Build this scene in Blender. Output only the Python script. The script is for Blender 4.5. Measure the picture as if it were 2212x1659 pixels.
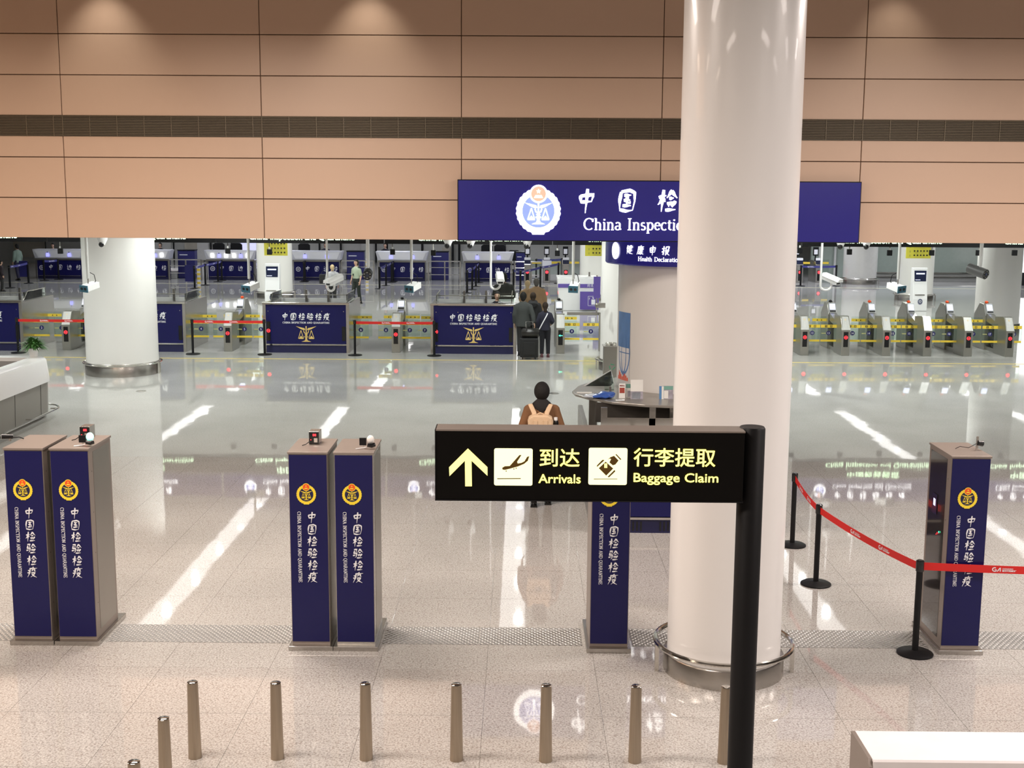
import bpy, bmesh, math, random
from mathutils import Vector, Matrix
random.seed(7)
for o in list(bpy.data.objects): bpy.data.objects.remove(o)
SC = bpy.context.scene
COL = SC.collection
pi = math.pi
# ------------------------------------------------------------------ camera
F, CX, CY, H = 2650.0, 1106.0, 829.5, 4.35          # focal length in pixels of the 2212x1659 photograph, eye height
psi, th, rho = math.atan(20/F), math.atan(415/F), 0.0060
fwd = Vector((-math.sin(psi)*math.cos(th), math.cos(psi)*math.cos(th), -math.sin(th)))
rgt = Vector((math.cos(psi), math.sin(psi), 0)); upv = rgt.cross(fwd)
r2 = rgt*math.cos(rho)+upv*math.sin(rho); u2 = -rgt*math.sin(rho)+upv*math.cos(rho)
EYE = Vector((0, 0, H))
cd = bpy.data.cameras.new('camera'); cam = bpy.data.objects.new('camera', cd); COL.objects.link(cam)
M = Matrix.Identity(4)
for i in range(3):
    M[i][0] = r2[i]; M[i][1] = u2[i]; M[i][2] = -fwd[i]; M[i][3] = EYE[i]
cam.matrix_world = M
cd.sensor_width = 36; cd.lens = 36*F/2212; cd.clip_end = 300
SC.camera = cam
def ray(u, v): return fwd + r2*((u-CX)/F) - u2*((v-CY)/F)
def G(u, v, z=0.0):
    d = ray(u, v); return EYE + d*((z-H)/d.z)
def Y(u, v, y):
    d = ray(u, v); return EYE + d*(y/d.y)
# ------------------------------------------------------------------ world, lights, exposure
SC.view_settings.view_transform = 'Standard'
try: SC.view_settings.look = 'None'
except Exception: pass
SC.view_settings.gamma = 1.0
SC.view_settings.use_curve_mapping = False
SC.view_settings.exposure = 0.0
w = bpy.data.worlds.new('world'); SC.world = w; w.use_nodes = True
w.node_tree.nodes['Background'].inputs[0].default_value = (0.8, 0.85, 1, 1)
w.node_tree.nodes['Background'].inputs[1].default_value = 0.05
def area(name, loc, sx, sy, power, col, rot=(0, 0, 0)):
    l = bpy.data.lights.new(name, 'AREA'); l.shape = 'RECTANGLE'; l.size = sx; l.size_y = sy
    l.energy = power; l.color = col
    o = bpy.data.objects.new(name, l); o.location = loc; o.rotation_euler = rot; COL.objects.link(o); return o
def spot(name, loc, power, col, size, blend=0.8, rot=(0, 0, 0), rad=0.06):
    l = bpy.data.lights.new(name, 'SPOT'); l.energy = power; l.color = col; l.spot_size = size
    l.spot_blend = blend; l.shadow_soft_size = rad
    o = bpy.data.objects.new(name, l); o.location = loc; o.rotation_euler = rot; COL.objects.link(o); return o
WARM = (1, .80, .62); NEUT = (.95, 1, .96); COOL = (.86, .92, 1)
P_FRONT = 500
for x in (-11.5, -4, 7, 13):
    for y in (2, 8, 13.5):
        o = area('front_hall_luminaire', (x, y, 6.75), 3.2, 1.2, P_FRONT*(1.08 if y == 13.5 else .82)*{-11.5: .5, -4: 1, 7: .9, 13: .55}[x], {-11.5: (1, .78, .60), -4: (1, .87, .78), 7: (1, .885, .82), 13: (1, .89, .85)}[x])
area('warm_side_fill', (-13, 12, 6.5), 1.5, 5, 85, (1, .45, .16), (0, math.radians(-60), 0))  # unseen warm lamp, added to turn the left of the wall more orange
for x, e in ((-6.35, 1), (-2.35, 1), (5.6, .5), (9.5, .7)):      # downlights washing the top of the panelled wall
    spot('wall_washer', (x, 18.55, 7.75), 62*e, (1, .94, .84), math.radians(74), 1.0, (math.radians(18), 0, 0), .05)
STRIPS = [(-20, 24, 35), (-13, 20.3, 35), (-7.55, 23.6, 35), (-.15, 23.4, 35), (6.4, 24, 35), (12.7, 24, 35), (20, 24, 35),  # second trough lengthened towards the front, out of view, to brighten the reception counter
          (-20, 39, 50), (-12.9, 39, 50), (-7.3, 39, 50), (-.1, 39, 50), (6.6, 39, 50), (13.1, 39, 50), (20, 39, 50),
          (-20, 54, 72), (-12.9, 54, 72), (-6.6, 54, 72), (0, 54, 72), (6.6, 54, 72), (13.1, 54, 62), (20, 54, 62)]  # far row lengthened towards the rear to brighten the back wall
for (x, a, b) in STRIPS:
    n = 5
    for k in range(n):
        y = a+(k+.5)*(b-a)/n
        far = a > 50
        spot('trough_downlight', (x+.12, y, 4.44), 265 if not far else 250, NEUT if not far else (.84, .87, 1), math.radians(150), .5, (0, 0, 0), .07)

# ------------------------------------------------------------------ materials
MATS = {}
def mat(name, col=(.8, .8, .8), rough=.5, metal=0.0, em=None, es=0.0, spec=.5, vary=.06, nscale=6.0, bump=0.0, bscale=80,
        coat=0.0, alpha=1.0, trans=0.0, ior=1.5, stretch=None, rvary=0.0):
    if name in MATS: return MATS[name]
    m = bpy.data.materials.new(name); m.use_nodes = True; nt = m.node_tree; N = nt.nodes; L = nt.links
    b = N['Principled BSDF']; b.inputs['Roughness'].default_value = rough; b.inputs['Metallic'].default_value = metal
    b.inputs['Specular IOR Level'].default_value = spec; b.inputs['Coat Weight'].default_value = coat
    b.inputs['Alpha'].default_value = alpha; b.inputs['Transmission Weight'].default_value = trans; b.inputs['IOR'].default_value = ior
    tc = N.new('ShaderNodeTexCoord'); no = N.new('ShaderNodeTexNoise'); no.inputs['Scale'].default_value = nscale
    no.inputs['Detail'].default_value = 4
    src = tc.outputs['Object']
    if stretch:
        mp = N.new('ShaderNodeMapping'); mp.inputs['Scale'].default_value = stretch; L.new(src, mp.inputs[0]); src = mp.outputs[0]
    L.new(src, no.inputs['Vector'])
    mx = N.new('ShaderNodeMix'); mx.data_type = 'RGBA'
    mx.inputs[6].default_value = (*[max(0, c*(1-vary)) for c in col], 1); mx.inputs[7].default_value = (*[min(1, c*(1+vary)) for c in col], 1)
    L.new(no.outputs['Fac'], mx.inputs[0]); L.new(mx.outputs[2], b.inputs['Base Color'])
    if rvary:
        mr = N.new('ShaderNodeMapRange'); mr.inputs[3].default_value = rough-rvary; mr.inputs[4].default_value = rough+rvary
        L.new(no.outputs['Fac'], mr.inputs[0]); L.new(mr.outputs[0], b.inputs['Roughness'])
    if em: b.inputs['Emission Color'].default_value = (*em, 1); b.inputs['Emission Strength'].default_value = es
    if bump:
        n2 = N.new('ShaderNodeTexNoise'); n2.inputs['Scale'].default_value = bscale; L.new(src, n2.inputs['Vector'])
        bp = N.new('ShaderNodeBump'); bp.inputs['Strength'].default_value = bump; bp.inputs['Distance'].default_value = .01
        L.new(n2.outputs['Fac'], bp.inputs['Height']); L.new(bp.outputs[0], b.inputs['Normal'])
    MATS[name] = m; return m
def granite(name, c1, c2, c3, rough, fleck=.55):
    m = bpy.data.materials.new(name); m.use_nodes = True; nt = m.node_tree; N = nt.nodes; L = nt.links
    b = N['Principled BSDF']
    g = N.new('ShaderNodeNewGeometry')
    n1 = N.new('ShaderNodeTexNoise'); n1.inputs['Scale'].default_value = 62; n1.inputs['Detail'].default_value = 2.5; n1.inputs['Roughness'].default_value = .65
    n2 = N.new('ShaderNodeTexNoise'); n2.inputs['Scale'].default_value = .55; n2.inputs['Detail'].default_value = 3
    vo = N.new('ShaderNodeTexVoronoi'); vo.inputs['Scale'].default_value = 75
    for n in (n1, n2, vo): L.new(g.outputs['Position'], n.inputs['Vector'])
    cr = N.new('ShaderNodeValToRGB'); e = cr.color_ramp.elements
    e[0].position = .35; e[0].color = (*c1, 1); e[1].position = .60; e[1].color = (*c3, 1)
    e2 = cr.color_ramp.elements.new(.47); e2.color = (*c2, 1)
    L.new(n1.outputs['Fac'], cr.inputs[0])
    sep = N.new('ShaderNodeSeparateColor'); L.new(vo.outputs['Color'], sep.inputs[0])
    gt = N.new('ShaderNodeMath'); gt.operation = 'GREATER_THAN'; gt.inputs[1].default_value = .90; L.new(sep.outputs[0], gt.inputs[0])
    m1 = N.new('ShaderNodeMath'); m1.operation = 'MULTIPLY'; m1.inputs[1].default_value = fleck; L.new(gt.outputs[0], m1.inputs[0])
    mx = N.new('ShaderNodeMix'); mx.data_type = 'RGBA'; L.new(m1.outputs[0], mx.inputs[0]); L.new(cr.outputs[0], mx.inputs[6])
    mx.inputs[7].default_value = (.20, .155, .13, 1)
    mr = N.new('ShaderNodeMapRange'); mr.inputs[1].default_value = .3; mr.inputs[2].default_value = .7; mr.inputs[3].default_value = .90; mr.inputs[4].default_value = 1.05
    L.new(n2.outputs['Fac'], mr.inputs[0])
    vm = N.new('ShaderNodeVectorMath'); vm.operation = 'SCALE'; L.new(mx.outputs[2], vm.inputs[0]); L.new(mr.outputs[0], vm.inputs['Scale'])
    L.new(vm.outputs[0], b.inputs['Base Color'])
    b.inputs['Roughness'].default_value = rough; b.inputs['Specular IOR Level'].default_value = .5; b.inputs['IOR'].default_value = 1.52
    n3 = N.new('ShaderNodeTexNoise'); n3.inputs['Scale'].default_value = .9; L.new(g.outputs['Position'], n3.inputs['Vector'])
    bp = N.new('ShaderNodeBump'); bp.inputs['Strength'].default_value = .035; bp.inputs['Distance'].default_value = .05
    L.new(n3.outputs['Fac'], bp.inputs['Height']); L.new(bp.outputs[0], b.inputs['Normal'])
    MATS[name] = m; return m
GRAN = granite('polished_granite', (.26, .245, .23), (.41, .39, .365), (.51, .49, .465), .035, .42)
GRAN2 = granite('polished_granite_grey', (.35, .345, .325), (.42, .415, .395), (.47, .465, .445), .03, .18)
STEEL = mat('brushed_steel', (.52, .50, .47), .27, 1.0, vary=.05, nscale=3, stretch=(3, 3, 1))
PALEP = mat('pale_pole_metal', (.62, .62, .60), .3, .2)
TRIM = mat('satin_trim', (.28, .24, .21), .4, .3)
STEELD = mat('brushed_steel_dark', (.33, .31, .28), .34, 1.0, vary=.06, nscale=3)
GATEM = mat('gate_steel', (.40, .395, .36), .30, .85, vary=.12, nscale=2.5, rvary=.05)
CHROME = mat('polished_steel', (.66, .64, .60), .12, 1.0)
TAUPE = mat('taupe_lacquered_metal', (.30, .255, .225), .38, .45, vary=.04)
NAVY = mat('navy_vinyl', (.009, .009, .075), .25, spec=.3, vary=.05)
NAVYM = mat('navy_matt', (.008, .008, .055), .5)
SIGNB = mat('blue_lightbox_face', (.012, .010, .11), .25, em=(.012, .010, .15), es=.55)
WHITEP = mat('white_print', (.80, .80, .84), .5, vary=.02)
WHITEC = mat('white_column_paint', (.76, .745, .72), .30, spec=.4, vary=.012, nscale=1.5, coat=.15)
WHITEN = mat('white_column_paint_front', (.80, .785, .77), .30, spec=.4, vary=.012, nscale=1.5, coat=.15)
WHITEL = mat('white_lacquer', (.84, .84, .84), .22, vary=.015, coat=.3)
GLOWW = mat('white_backlit_acrylic', (1, 1, 1), .4, em=(1, .99, .97), es=3.2)
GLOWP = mat('pink_backlit_acrylic', (.8, .4, .3), .4, em=(1, .42, .30), es=.85)
GLOWB = mat('blue_backlit_acrylic', (.3, .4, .9), .4, em=(.16, .25, .85), es=.9)
GLOWY = mat('yellow_backlit_acrylic', (1, .95, .5), .4, em=(1, .88, .20), es=1.15)
GLOWYS = mat('yellow_backlit_square', (1, .95, .5), .4, em=(1, .97, .50), es=1.2)
GLOWG = mat('green_white_led', (.8, 1, .8), .4, em=(.72, 1, .62), es=3.0)
GLOWR = mat('red_led', (1, .05, .05), .4, em=(1, .02, .03), es=4.0)
GLOWGR = mat('green_led', (.1, 1, .5), .4, em=(.05, 1, .45), es=3.5)
SCREEN = mat('lit_screen', (.7, .75, 1), .3, em=(.62, .66, 1), es=1.0, vary=.25, nscale=20)
SCREENB = mat('blue_lit_screen', (.3, .3, 1), .3, em=(.33, .33, 1), es=1.3)
DARKSCR = mat('dark_display', (.02, .025, .06), .15, vary=.3, nscale=15)
BLACKM = mat('black_plastic', (.008, .008, .009), .45, spec=.25)
BLACKG = mat('black_gloss', (.008, .008, .009), .2)
BLACKS = mat('black_sign_face', (.004, .0035, .003), .5, spec=.12)
BROWNI = mat('sign_pictogram_film', (.12, .06, .0), .5)
GOLD = mat('gold_print', (.72, .52, .17), .4, vary=.12, nscale=12)
YELLOWP = mat('yellow_emblem_print', (.90, .68, .04), .45)
REDP = mat('red_emblem_print', (.85, .09, .015), .45)
YELLOW = mat('yellow_tape', (.85, .62, .06), .45)
YELLOWS = mat('yellow_sign_board', (.56, .51, .05), .5)
LINEY = mat('yellow_floor_line', (.80, .62, .16), .3)
LINEP = mat('pale_floor_line', (.75, .72, .45), .3)
REDB = mat('red_belt_webbing', (.62, .012, .010), .6, bump=.1, bscale=300)
BLUEB = mat('blue_belt_webbing', (.05, .05, .24), .6)
PANEL = mat('beige_wall_panel', (.62, .435, .315), .42, vary=.02, nscale=1.2, bump=.03, bscale=160)
JOINT = mat('panel_joint', (.14, .08, .05), .7)
VENT = mat('louvre_bronze', (.17, .135, .09), .5, metal=.3)
VENTD = mat('louvre_dark', (.016, .013, .010), .7)
CEIL = mat('ceiling_panel', (.72, .71, .68), .6)
CEILD = mat('dark_ceiling', (.16, .15, .14), .6)
GREYW = mat('grey_wall_panel', (.52, .52, .49), .45)
GREENW = mat('greenish_glass_wall', (.27, .31, .27), .2)
DIM = mat('dark_opening', (.02, .02, .02), .6)
def glassmat(name, tint, f=.12):
    m = bpy.data.materials.new(name); m.use_nodes = True; nt = m.node_tree; N = nt.nodes; L = nt.links
    out = N['Material Output']; N.remove(N['Principled BSDF'])
    t = N.new('ShaderNodeBsdfTransparent'); t.inputs[0].default_value = (*tint, 1)
    g = N.new('ShaderNodeBsdfGlossy'); g.inputs['Roughness'].default_value = .03
    fr = N.new('ShaderNodeFresnel'); fr.inputs[0].default_value = 1.45
    tc = N.new('ShaderNodeTexCoord'); no = N.new('ShaderNodeTexNoise'); L.new(tc.outputs['Object'], no.inputs['Vector'])
    mr = N.new('ShaderNodeMapRange'); mr.inputs[3].default_value = .9; mr.inputs[4].default_value = 1.1; L.new(no.outputs[0], mr.inputs[0])
    ml = N.new('ShaderNodeMath'); ml.operation = 'MULTIPLY'; L.new(fr.outputs[0], ml.inputs[0]); L.new(mr.outputs[0], ml.inputs[1])
    mx = N.new('ShaderNodeMixShader'); L.new(ml.outputs[0], mx.inputs[0]); L.new(t.outputs[0], mx.inputs[1]); L.new(g.outputs[0], mx.inputs[2])
    L.new(mx.outputs[0], out.inputs[0]); MATS[name] = m; return m
GLASS = glassmat('clear_glass', (.90, .95, .92))
def cloth(name, c): return mat('cloth_'+name, c, .85, bump=.25, bscale=60, vary=.18, nscale=5)
SKIN = mat('skin', (.55, .34, .24), .5); SKIND = mat('skin_shaded', (.42, .25, .17), .5)
HAIRB = mat('black_hair', (.010, .009, .008), .7, bump=.6, bscale=90, spec=.3); HAIRBR = mat('brown_hair', (.032, .021, .015), .7, bump=.6, bscale=90, spec=.2); HAIRBL = mat('blond_hair', (.50, .38, .22), .7, bump=.6, bscale=90, spec=.2)
HAIRG = mat('grey_hair', (.10, .09, .08), .6)
# ------------------------------------------------------------------ mesh helpers
class MB:
    def __init__(s): s.v = []; s.f = []; s.m = []; s.sm = []; s.ms = []
    def mi(s, m):
        if m not in s.ms: s.ms.append(m)
        return s.ms.index(m)
    def add(s, vs, fs, m, sm=False):
        b = len(s.v); s.v += [tuple(p) for p in vs]; k = s.mi(m)
        for f in fs: s.f.append([b+i for i in f]); s.m.append(k); s.sm.append(sm)
    def box(s, x0, x1, y0, y1, z0, z1, m):
        v = [(x, y, z) for z in (z0, z1) for x, y in ((x0, y0), (x1, y0), (x1, y1), (x0, y1))]
        s.add(v, [(0, 3, 2, 1), (4, 5, 6, 7), (0, 1, 5, 4), (1, 2, 6, 5), (2, 3, 7, 6), (3, 0, 4, 7)], m)
    def hexa(s, v, m):
        s.add(v, [(0, 3, 2, 1), (4, 5, 6, 7), (0, 1, 5, 4), (1, 2, 6, 5), (2, 3, 7, 6), (3, 0, 4, 7)], m)
    def prism(s, poly, a, b, axis, m):       # polygon in the plane normal to axis, extruded a..b
        def q(p, t): return {'x': (t, p[0], p[1]), 'y': (p[0], t, p[1]), 'z': (p[0], p[1], t)}[axis]
        n = len(poly); vs = [q(p, a) for p in poly]+[q(p, b) for p in poly]
        fs = [tuple(range(n-1, -1, -1)), tuple(range(n, 2*n))]+[(i, (i+1) % n, n+(i+1) % n, n+i) for i in range(n)]
        s.add(vs, fs, m)
    def lathe(s, prof, m, n=32, c=(0, 0, 0), sm=True, ex=1, ey=1):
        vs = []; fs = []
        for r, z in prof:
            for i in range(n):
                a = 2*pi*i/n; vs.append((c[0]+r*ex*math.cos(a), c[1]+r*ey*math.sin(a), c[2]+z))
        for j in range(len(prof)-1):
            for i in range(n):
                k = (i+1) % n; fs.append((j*n+i, j*n+k, (j+1)*n+k, (j+1)*n+i))
        s.add(vs, fs, m, sm)
        b = len(s.v)-len(vs)
        for j, rev in ((0, True), (len(prof)-1, False)):
            if prof[j][0] > 1e-5:
                ids = [b+j*n+i for i in range(n)]
                s.f.append(ids[::-1] if rev else ids); s.m.append(s.mi(m)); s.sm.append(False)
    def tube(s, pts, r, m, n=10, ref=None, sm=True):     # r: number, list of numbers or list of (rx, ry)
        pts = [Vector(p) for p in pts]; K = len(pts)
        if not isinstance(r, (list, tuple)): r = [r]*K
        vs = []; up = Vector(ref) if ref else None
        prev = None
        for i, p in enumerate(pts):
            t = (pts[min(i+1, K-1)]-pts[max(i-1, 0)]).normalized()
            if up is not None: a = (up-t*up.dot(t))
            elif prev is None: a = t.cross(Vector((0, 0, 1)) if abs(t.z) < .9 else Vector((1, 0, 0)))
            else: a = prev-t*prev.dot(t)
            if a.length < 1e-6: a = t.orthogonal()
            a.normalize(); prev = a; b = t.cross(a)
            ri = r[i]; rx, ry = ri if isinstance(ri, (list, tuple)) else (ri, ri)
            for k in range(n):
                an = 2*pi*k/n; vs.append(p+a*(rx*math.cos(an))+b*(ry*math.sin(an)))
        fs = []
        for j in range(K-1):
            for k in range(n): fs.append((j*n+k, j*n+(k+1) % n, (j+1)*n+(k+1) % n, (j+1)*n+k))
        fs.append(tuple(range(n-1, -1, -1))); fs.append(tuple((K-1)*n+k for k in range(n)))
        s.add(vs, fs, m, sm)
    def ring(s, c, R, r, m, n=48, k=8, a0=0, a1=2*pi):
        full = abs(a1-a0-2*pi) < 1e-6
        pts = [(c[0]+R*math.cos(a0+(a1-a0)*i/n), c[1]+R*math.sin(a0+(a1-a0)*i/n), c[2]) for i in range(n+1)]
        s.tube(pts, r, m, k, ref=(0, 0, 1))
    def ell(s, c, rx, ry, rz, m, n=16, k=10):
        prof = [(max(1e-6, math.sin(pi*j/k)), -math.cos(pi*j/k)) for j in range(k+1)]
        vs = []; fs = []
        for q, z in prof:
            for i in range(n):
                a = 2*pi*i/n; vs.append((c[0]+rx*q*math.cos(a), c[1]+ry*q*math.sin(a), c[2]+rz*z))
        for j in range(k):
            for i in range(n): fs.append((j*n+i, j*n+(i+1) % n, (j+1)*n+(i+1) % n, (j+1)*n+i))
        s.add(vs, fs, m, True)
    # flat drawing on a plane: s.pl = (origin, xaxis, yaxis)
    def on(s, o, xa=(1, 0, 0), ya=(0, 0, 1)): s.pl = (Vector(o), Vector(xa), Vector(ya)); return s
    def p2(s, x, y, lift=0):
        o, a, b = s.pl; q = o+a*x+b*y
        return q+a.cross(b)*lift if lift else q
    def poly(s, pts, m, lift=0): s.add([s.p2(x, y, lift) for x, y in pts], [tuple(range(len(pts)))], m)
    def disc(s, x, y, r, m, n=24, lift=0, ry=None): s.poly([(x+r*math.cos(2*pi*i/n), y+(ry or r)*math.sin(2*pi*i/n)) for i in range(n)], m, lift)
    def annulus(s, x, y, r0, r1, m, n=32, lift=0, k=1.0, sc=0, ns=0):
        a = []
        for i in range(n):
            t = 2*pi*i/n; rr = r1*(1+sc*abs(math.sin(ns*t/2)))
            a.append((x+r0*math.cos(t), y+k*r0*math.sin(t))); a.append((x+rr*math.cos(t), y+k*rr*math.sin(t)))
        vs = [s.p2(p, q, lift) for p, q in a]
        s.add(vs, [(2*i, 2*i+1, (2*i+3) % (2*n), (2*i+2) % (2*n)) for i in range(n)], m)
    def ribbon(s, pts, ws, m, lift=0):
        s.rc = (getattr(s, 'rc', 0)+1) % 14; lift += s.rc*.0004
        n = len(pts); L = []; R = []
        for i in range(n):
            dx = pts[min(i+1, n-1)][0]-pts[max(i-1, 0)][0]; dy = pts[min(i+1, n-1)][1]-pts[max(i-1, 0)][1]
            d = math.hypot(dx, dy) or 1; nx, ny = -dy/d*ws[i]/2, dx/d*ws[i]/2
            L.append((pts[i][0]+nx, pts[i][1]+ny)); R.append((pts[i][0]-nx, pts[i][1]-ny))
        vs = [s.p2(x, y, lift) for x, y in L+R]
        s.add(vs, [(i, n+i, n+i+1, i+1) for i in range(n-1)], m)
    def mesh(s, name):
        me = bpy.data.meshes.new(name); me.from_pydata(s.v, [], s.f)
        for m in s.ms: me.materials.append(m)
        me.polygons.foreach_set('material_index', s.m); me.polygons.foreach_set('use_smooth', s.sm)
        me.update()
        if any(s.sm):
            try: me.set_sharp_from_angle(angle=math.radians(40))
            except Exception: pass
        return me
    def build(s, name, parent=None, bevel=0, loc=None, label=None, seg=2):
        o = bpy.data.objects.new(name, s.mesh(name)); COL.objects.link(o)
        if parent: o.parent = parent
        if loc is not None: o.location = loc
        if bevel:
            b = o.modifiers.new('bevel', 'BEVEL'); b.width = bevel; b.segments = seg; b.limit_method = 'ANGLE'; b.angle_limit = .6
        if label: o['label'] = label
        return o
def tag(o, label, cat, group=None):
    o['label'] = label; o['category'] = cat
    if group: o['group'] = group
    return o
def thing(name, label, cat, loc=(0, 0, 0), rz=0, group=None):
    o = bpy.data.objects.new(name, None); COL.objects.link(o); o.location = loc; o.rotation_euler = (0, 0, rz)
    o.empty_display_size = .1
    return tag(o, label, cat, group)
def struct(o): o['kind'] = 'structure'; return o
def dup(root, loc, label, rz=None, group=None):
    r = root.copy(); COL.objects.link(r); r.location = loc; r['label'] = label
    if rz is not None: r.rotation_euler = (0, 0, rz)
    if group: r['group'] = group
    for ch in list(KIDS(root)):
        c = ch.copy(); COL.objects.link(c); c.parent = r
        for g in list(KIDS(ch)):
            d = g.copy(); COL.objects.link(d); d.parent = c
    return r
def KIDS(o): return [c for c in bpy.data.objects if c.parent == o]
def txt(mb, s, x, y, h, m, width=None, bold=0.0, lift=0, rot=0, sx=1.0, fat=0):
    """flat sans lettering from Blender's own font, cap height h, starting at x on baseline y of mb's plane"""
    c = bpy.data.curves.new('t', 'FONT'); c.body = s; c.offset = bold; c.resolution_u = 3
    o = bpy.data.objects.new('t', c); COL.objects.link(o)
    dg = bpy.context.evaluated_depsgraph_get()
    me = bpy.data.meshes.new_from_object(o.evaluated_get(dg))
    vs = [v.co.copy() for v in me.vertices]; fs = [tuple(p.vertices) for p in me.polygons]
    bpy.data.objects.remove(o); bpy.data.curves.remove(c); bpy.data.meshes.remove(me)
    if not vs: return
    x0 = min(v.x for v in vs); x1 = max(v.x for v in vs); k = h/.70
    kx = k*sx if width is None else width/(x1-x0)
    ca, sa = math.cos(rot), math.sin(rot); out = []
    for v in vs:
        a, b = (v.x-x0)*kx, v.y*k
        out.append(mb.p2(x+a*ca-b*sa, y+a*sa+b*ca, lift))
    mb.add(out, fs, m)
    if fat:
        for dx, dy in ((fat, 0), (-fat, 0), (0, fat), (0, -fat)): mb.add([q+mb.pl[1]*dx+mb.pl[2]*dy for q in out], fs, m)
# brush characters, strokes in a 100 x 100 box
QIAN = [[(68,94),(60,80),(46,62)],[(68,92),(80,76),(97,62)],[(58,60),(80,62)],[(56,46),(60,26)],[(70,48),(72,28)],[(89,50),(84,38),(76,24)],[(44,12),(94,15)]]
BR = {
'中': [[(18,72),(22,42)],[(18,70),(82,76),(74,46)],[(22,45),(76,48)],[(50,99),(50,60),(49,0)]],
'国': [[(18,86),(14,50),(18,14)],[(18,87),(60,93),(84,84),(88,50),(82,12)],[(18,14),(50,8),(82,12)],[(34,72),(68,74)],[(34,52),(66,54)],[(30,30),(72,31)],[(50,73),(50,30)],[(60,46),(68,38)]],
'检': [[(6,64),(42,72)],[(27,95),(26,50),(25,6)],[(25,62),(18,46),(5,34)],[(28,60),(40,46)]]+QIAN,
'验': [[(10,86),(36,90),(31,56)],[(16,76),(12,52),(40,54),(38,24),(26,16)],[(4,32),(32,38)]]+QIAN,
'疫': [[(52,99),(59,90)],[(20,83),(94,88)],[(27,84),(24,44),(6,4)],[(10,70),(17,58)],[(4,42),(19,50)],[(50,76),(42,56)],[(50,76),(70,77),(68,60),(82,60)],[(38,43),(74,46),(60,22),(34,4)],[(44,34),(64,16),(94,2)]],
'健': [[(20,95),(14,78),(3,60)],[(15,72),(14,4)],[(46,86),(84,88),(82,64)],[(42,75),(98,78)],[(48,64),(84,65)],[(46,50),(84,52)],[(44,37),(92,40)],[(66,99),(66,22)],[(28,82),(42,83),(30,58),(42,57),(24,22)],[(28,40),(50,14),(99,6)]],
'康': [[(52,99),(58,90)],[(16,83),(94,87)],[(23,84),(20,42),(4,2)],[(36,70),(82,73),(79,46)],[(30,58),(94,61)],[(38,46),(80,47)],[(56,80),(56,6),(44,12)],[(32,34),(42,27)],[(24,10),(48,26)],[(80,37),(64,26)],[(62,24),(92,6)]],
'申': [[(18,76),(21,30)],[(18,76),(82,80),(78,34)],[(20,54),(80,57)],[(20,32),(79,35)],[(50,99),(50,0)]],
'报': [[(6,70),(42,76)],[(27,97),(26,10),(12,16)],[(6,36),(44,52)],[(53,90),(52,2)],[(52,90),(88,92),(84,64),(72,66)],[(54,52),(86,54),(72,26),(52,4)],[(58,44),(74,20),(99,4)]],
'边': [[(12,90),(21,78)],[(6,57),(24,60),(22,28)],[(12,28),(30,12),(99,6)],[(38,70),(88,74),(80,26),(66,30)],[(63,94),(60,56),(36,24)]],
}
def brush(mb, ch, cx, cy, w, h, m, base=11, lift=0, ang=0.0):
    ca, sa = math.cos(ang), math.sin(ang)
    for st in BR[ch]:
        P = []
        K = len(st)
        for i in range(K-1):
            n = 4
            p0 = st[max(i-1, 0)]; p1 = st[i]; p2 = st[i+1]; p3 = st[min(i+2, K-1)]
            for j in range(n+(1 if i == K-2 else 0)):
                t = j/n; f = .5 if K > 2 else 0.5
                q = [f*((2*p1[a])+(-p0[a]+p2[a])*t*.7+(2*p0[a]-5*p1[a]+4*p2[a]-p3[a])*0*t*t) for a in (0, 1)]
                # gentle blend of linear and curved
                lin = [p1[a]+(p2[a]-p1[a])*t for a in (0, 1)]
                P.append((lin[0], lin[1]))
        n = len(P); W = []
        for i in range(n):
            t = i/(n-1); W.append(base*(.75+.55*math.sin(pi*min(1, t*1.15+.12))-.45*t*t))
        pts = []
        for (x, y) in P:
            a = (x-50+.10*(y-50))/100*w; b = (y-50)/100*h
            pts.append((cx+a*ca-b*sa, cy+a*sa+b*ca))
        mb.ribbon(pts, [q*(w+h)/200 for q in W], m, lift)
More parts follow.
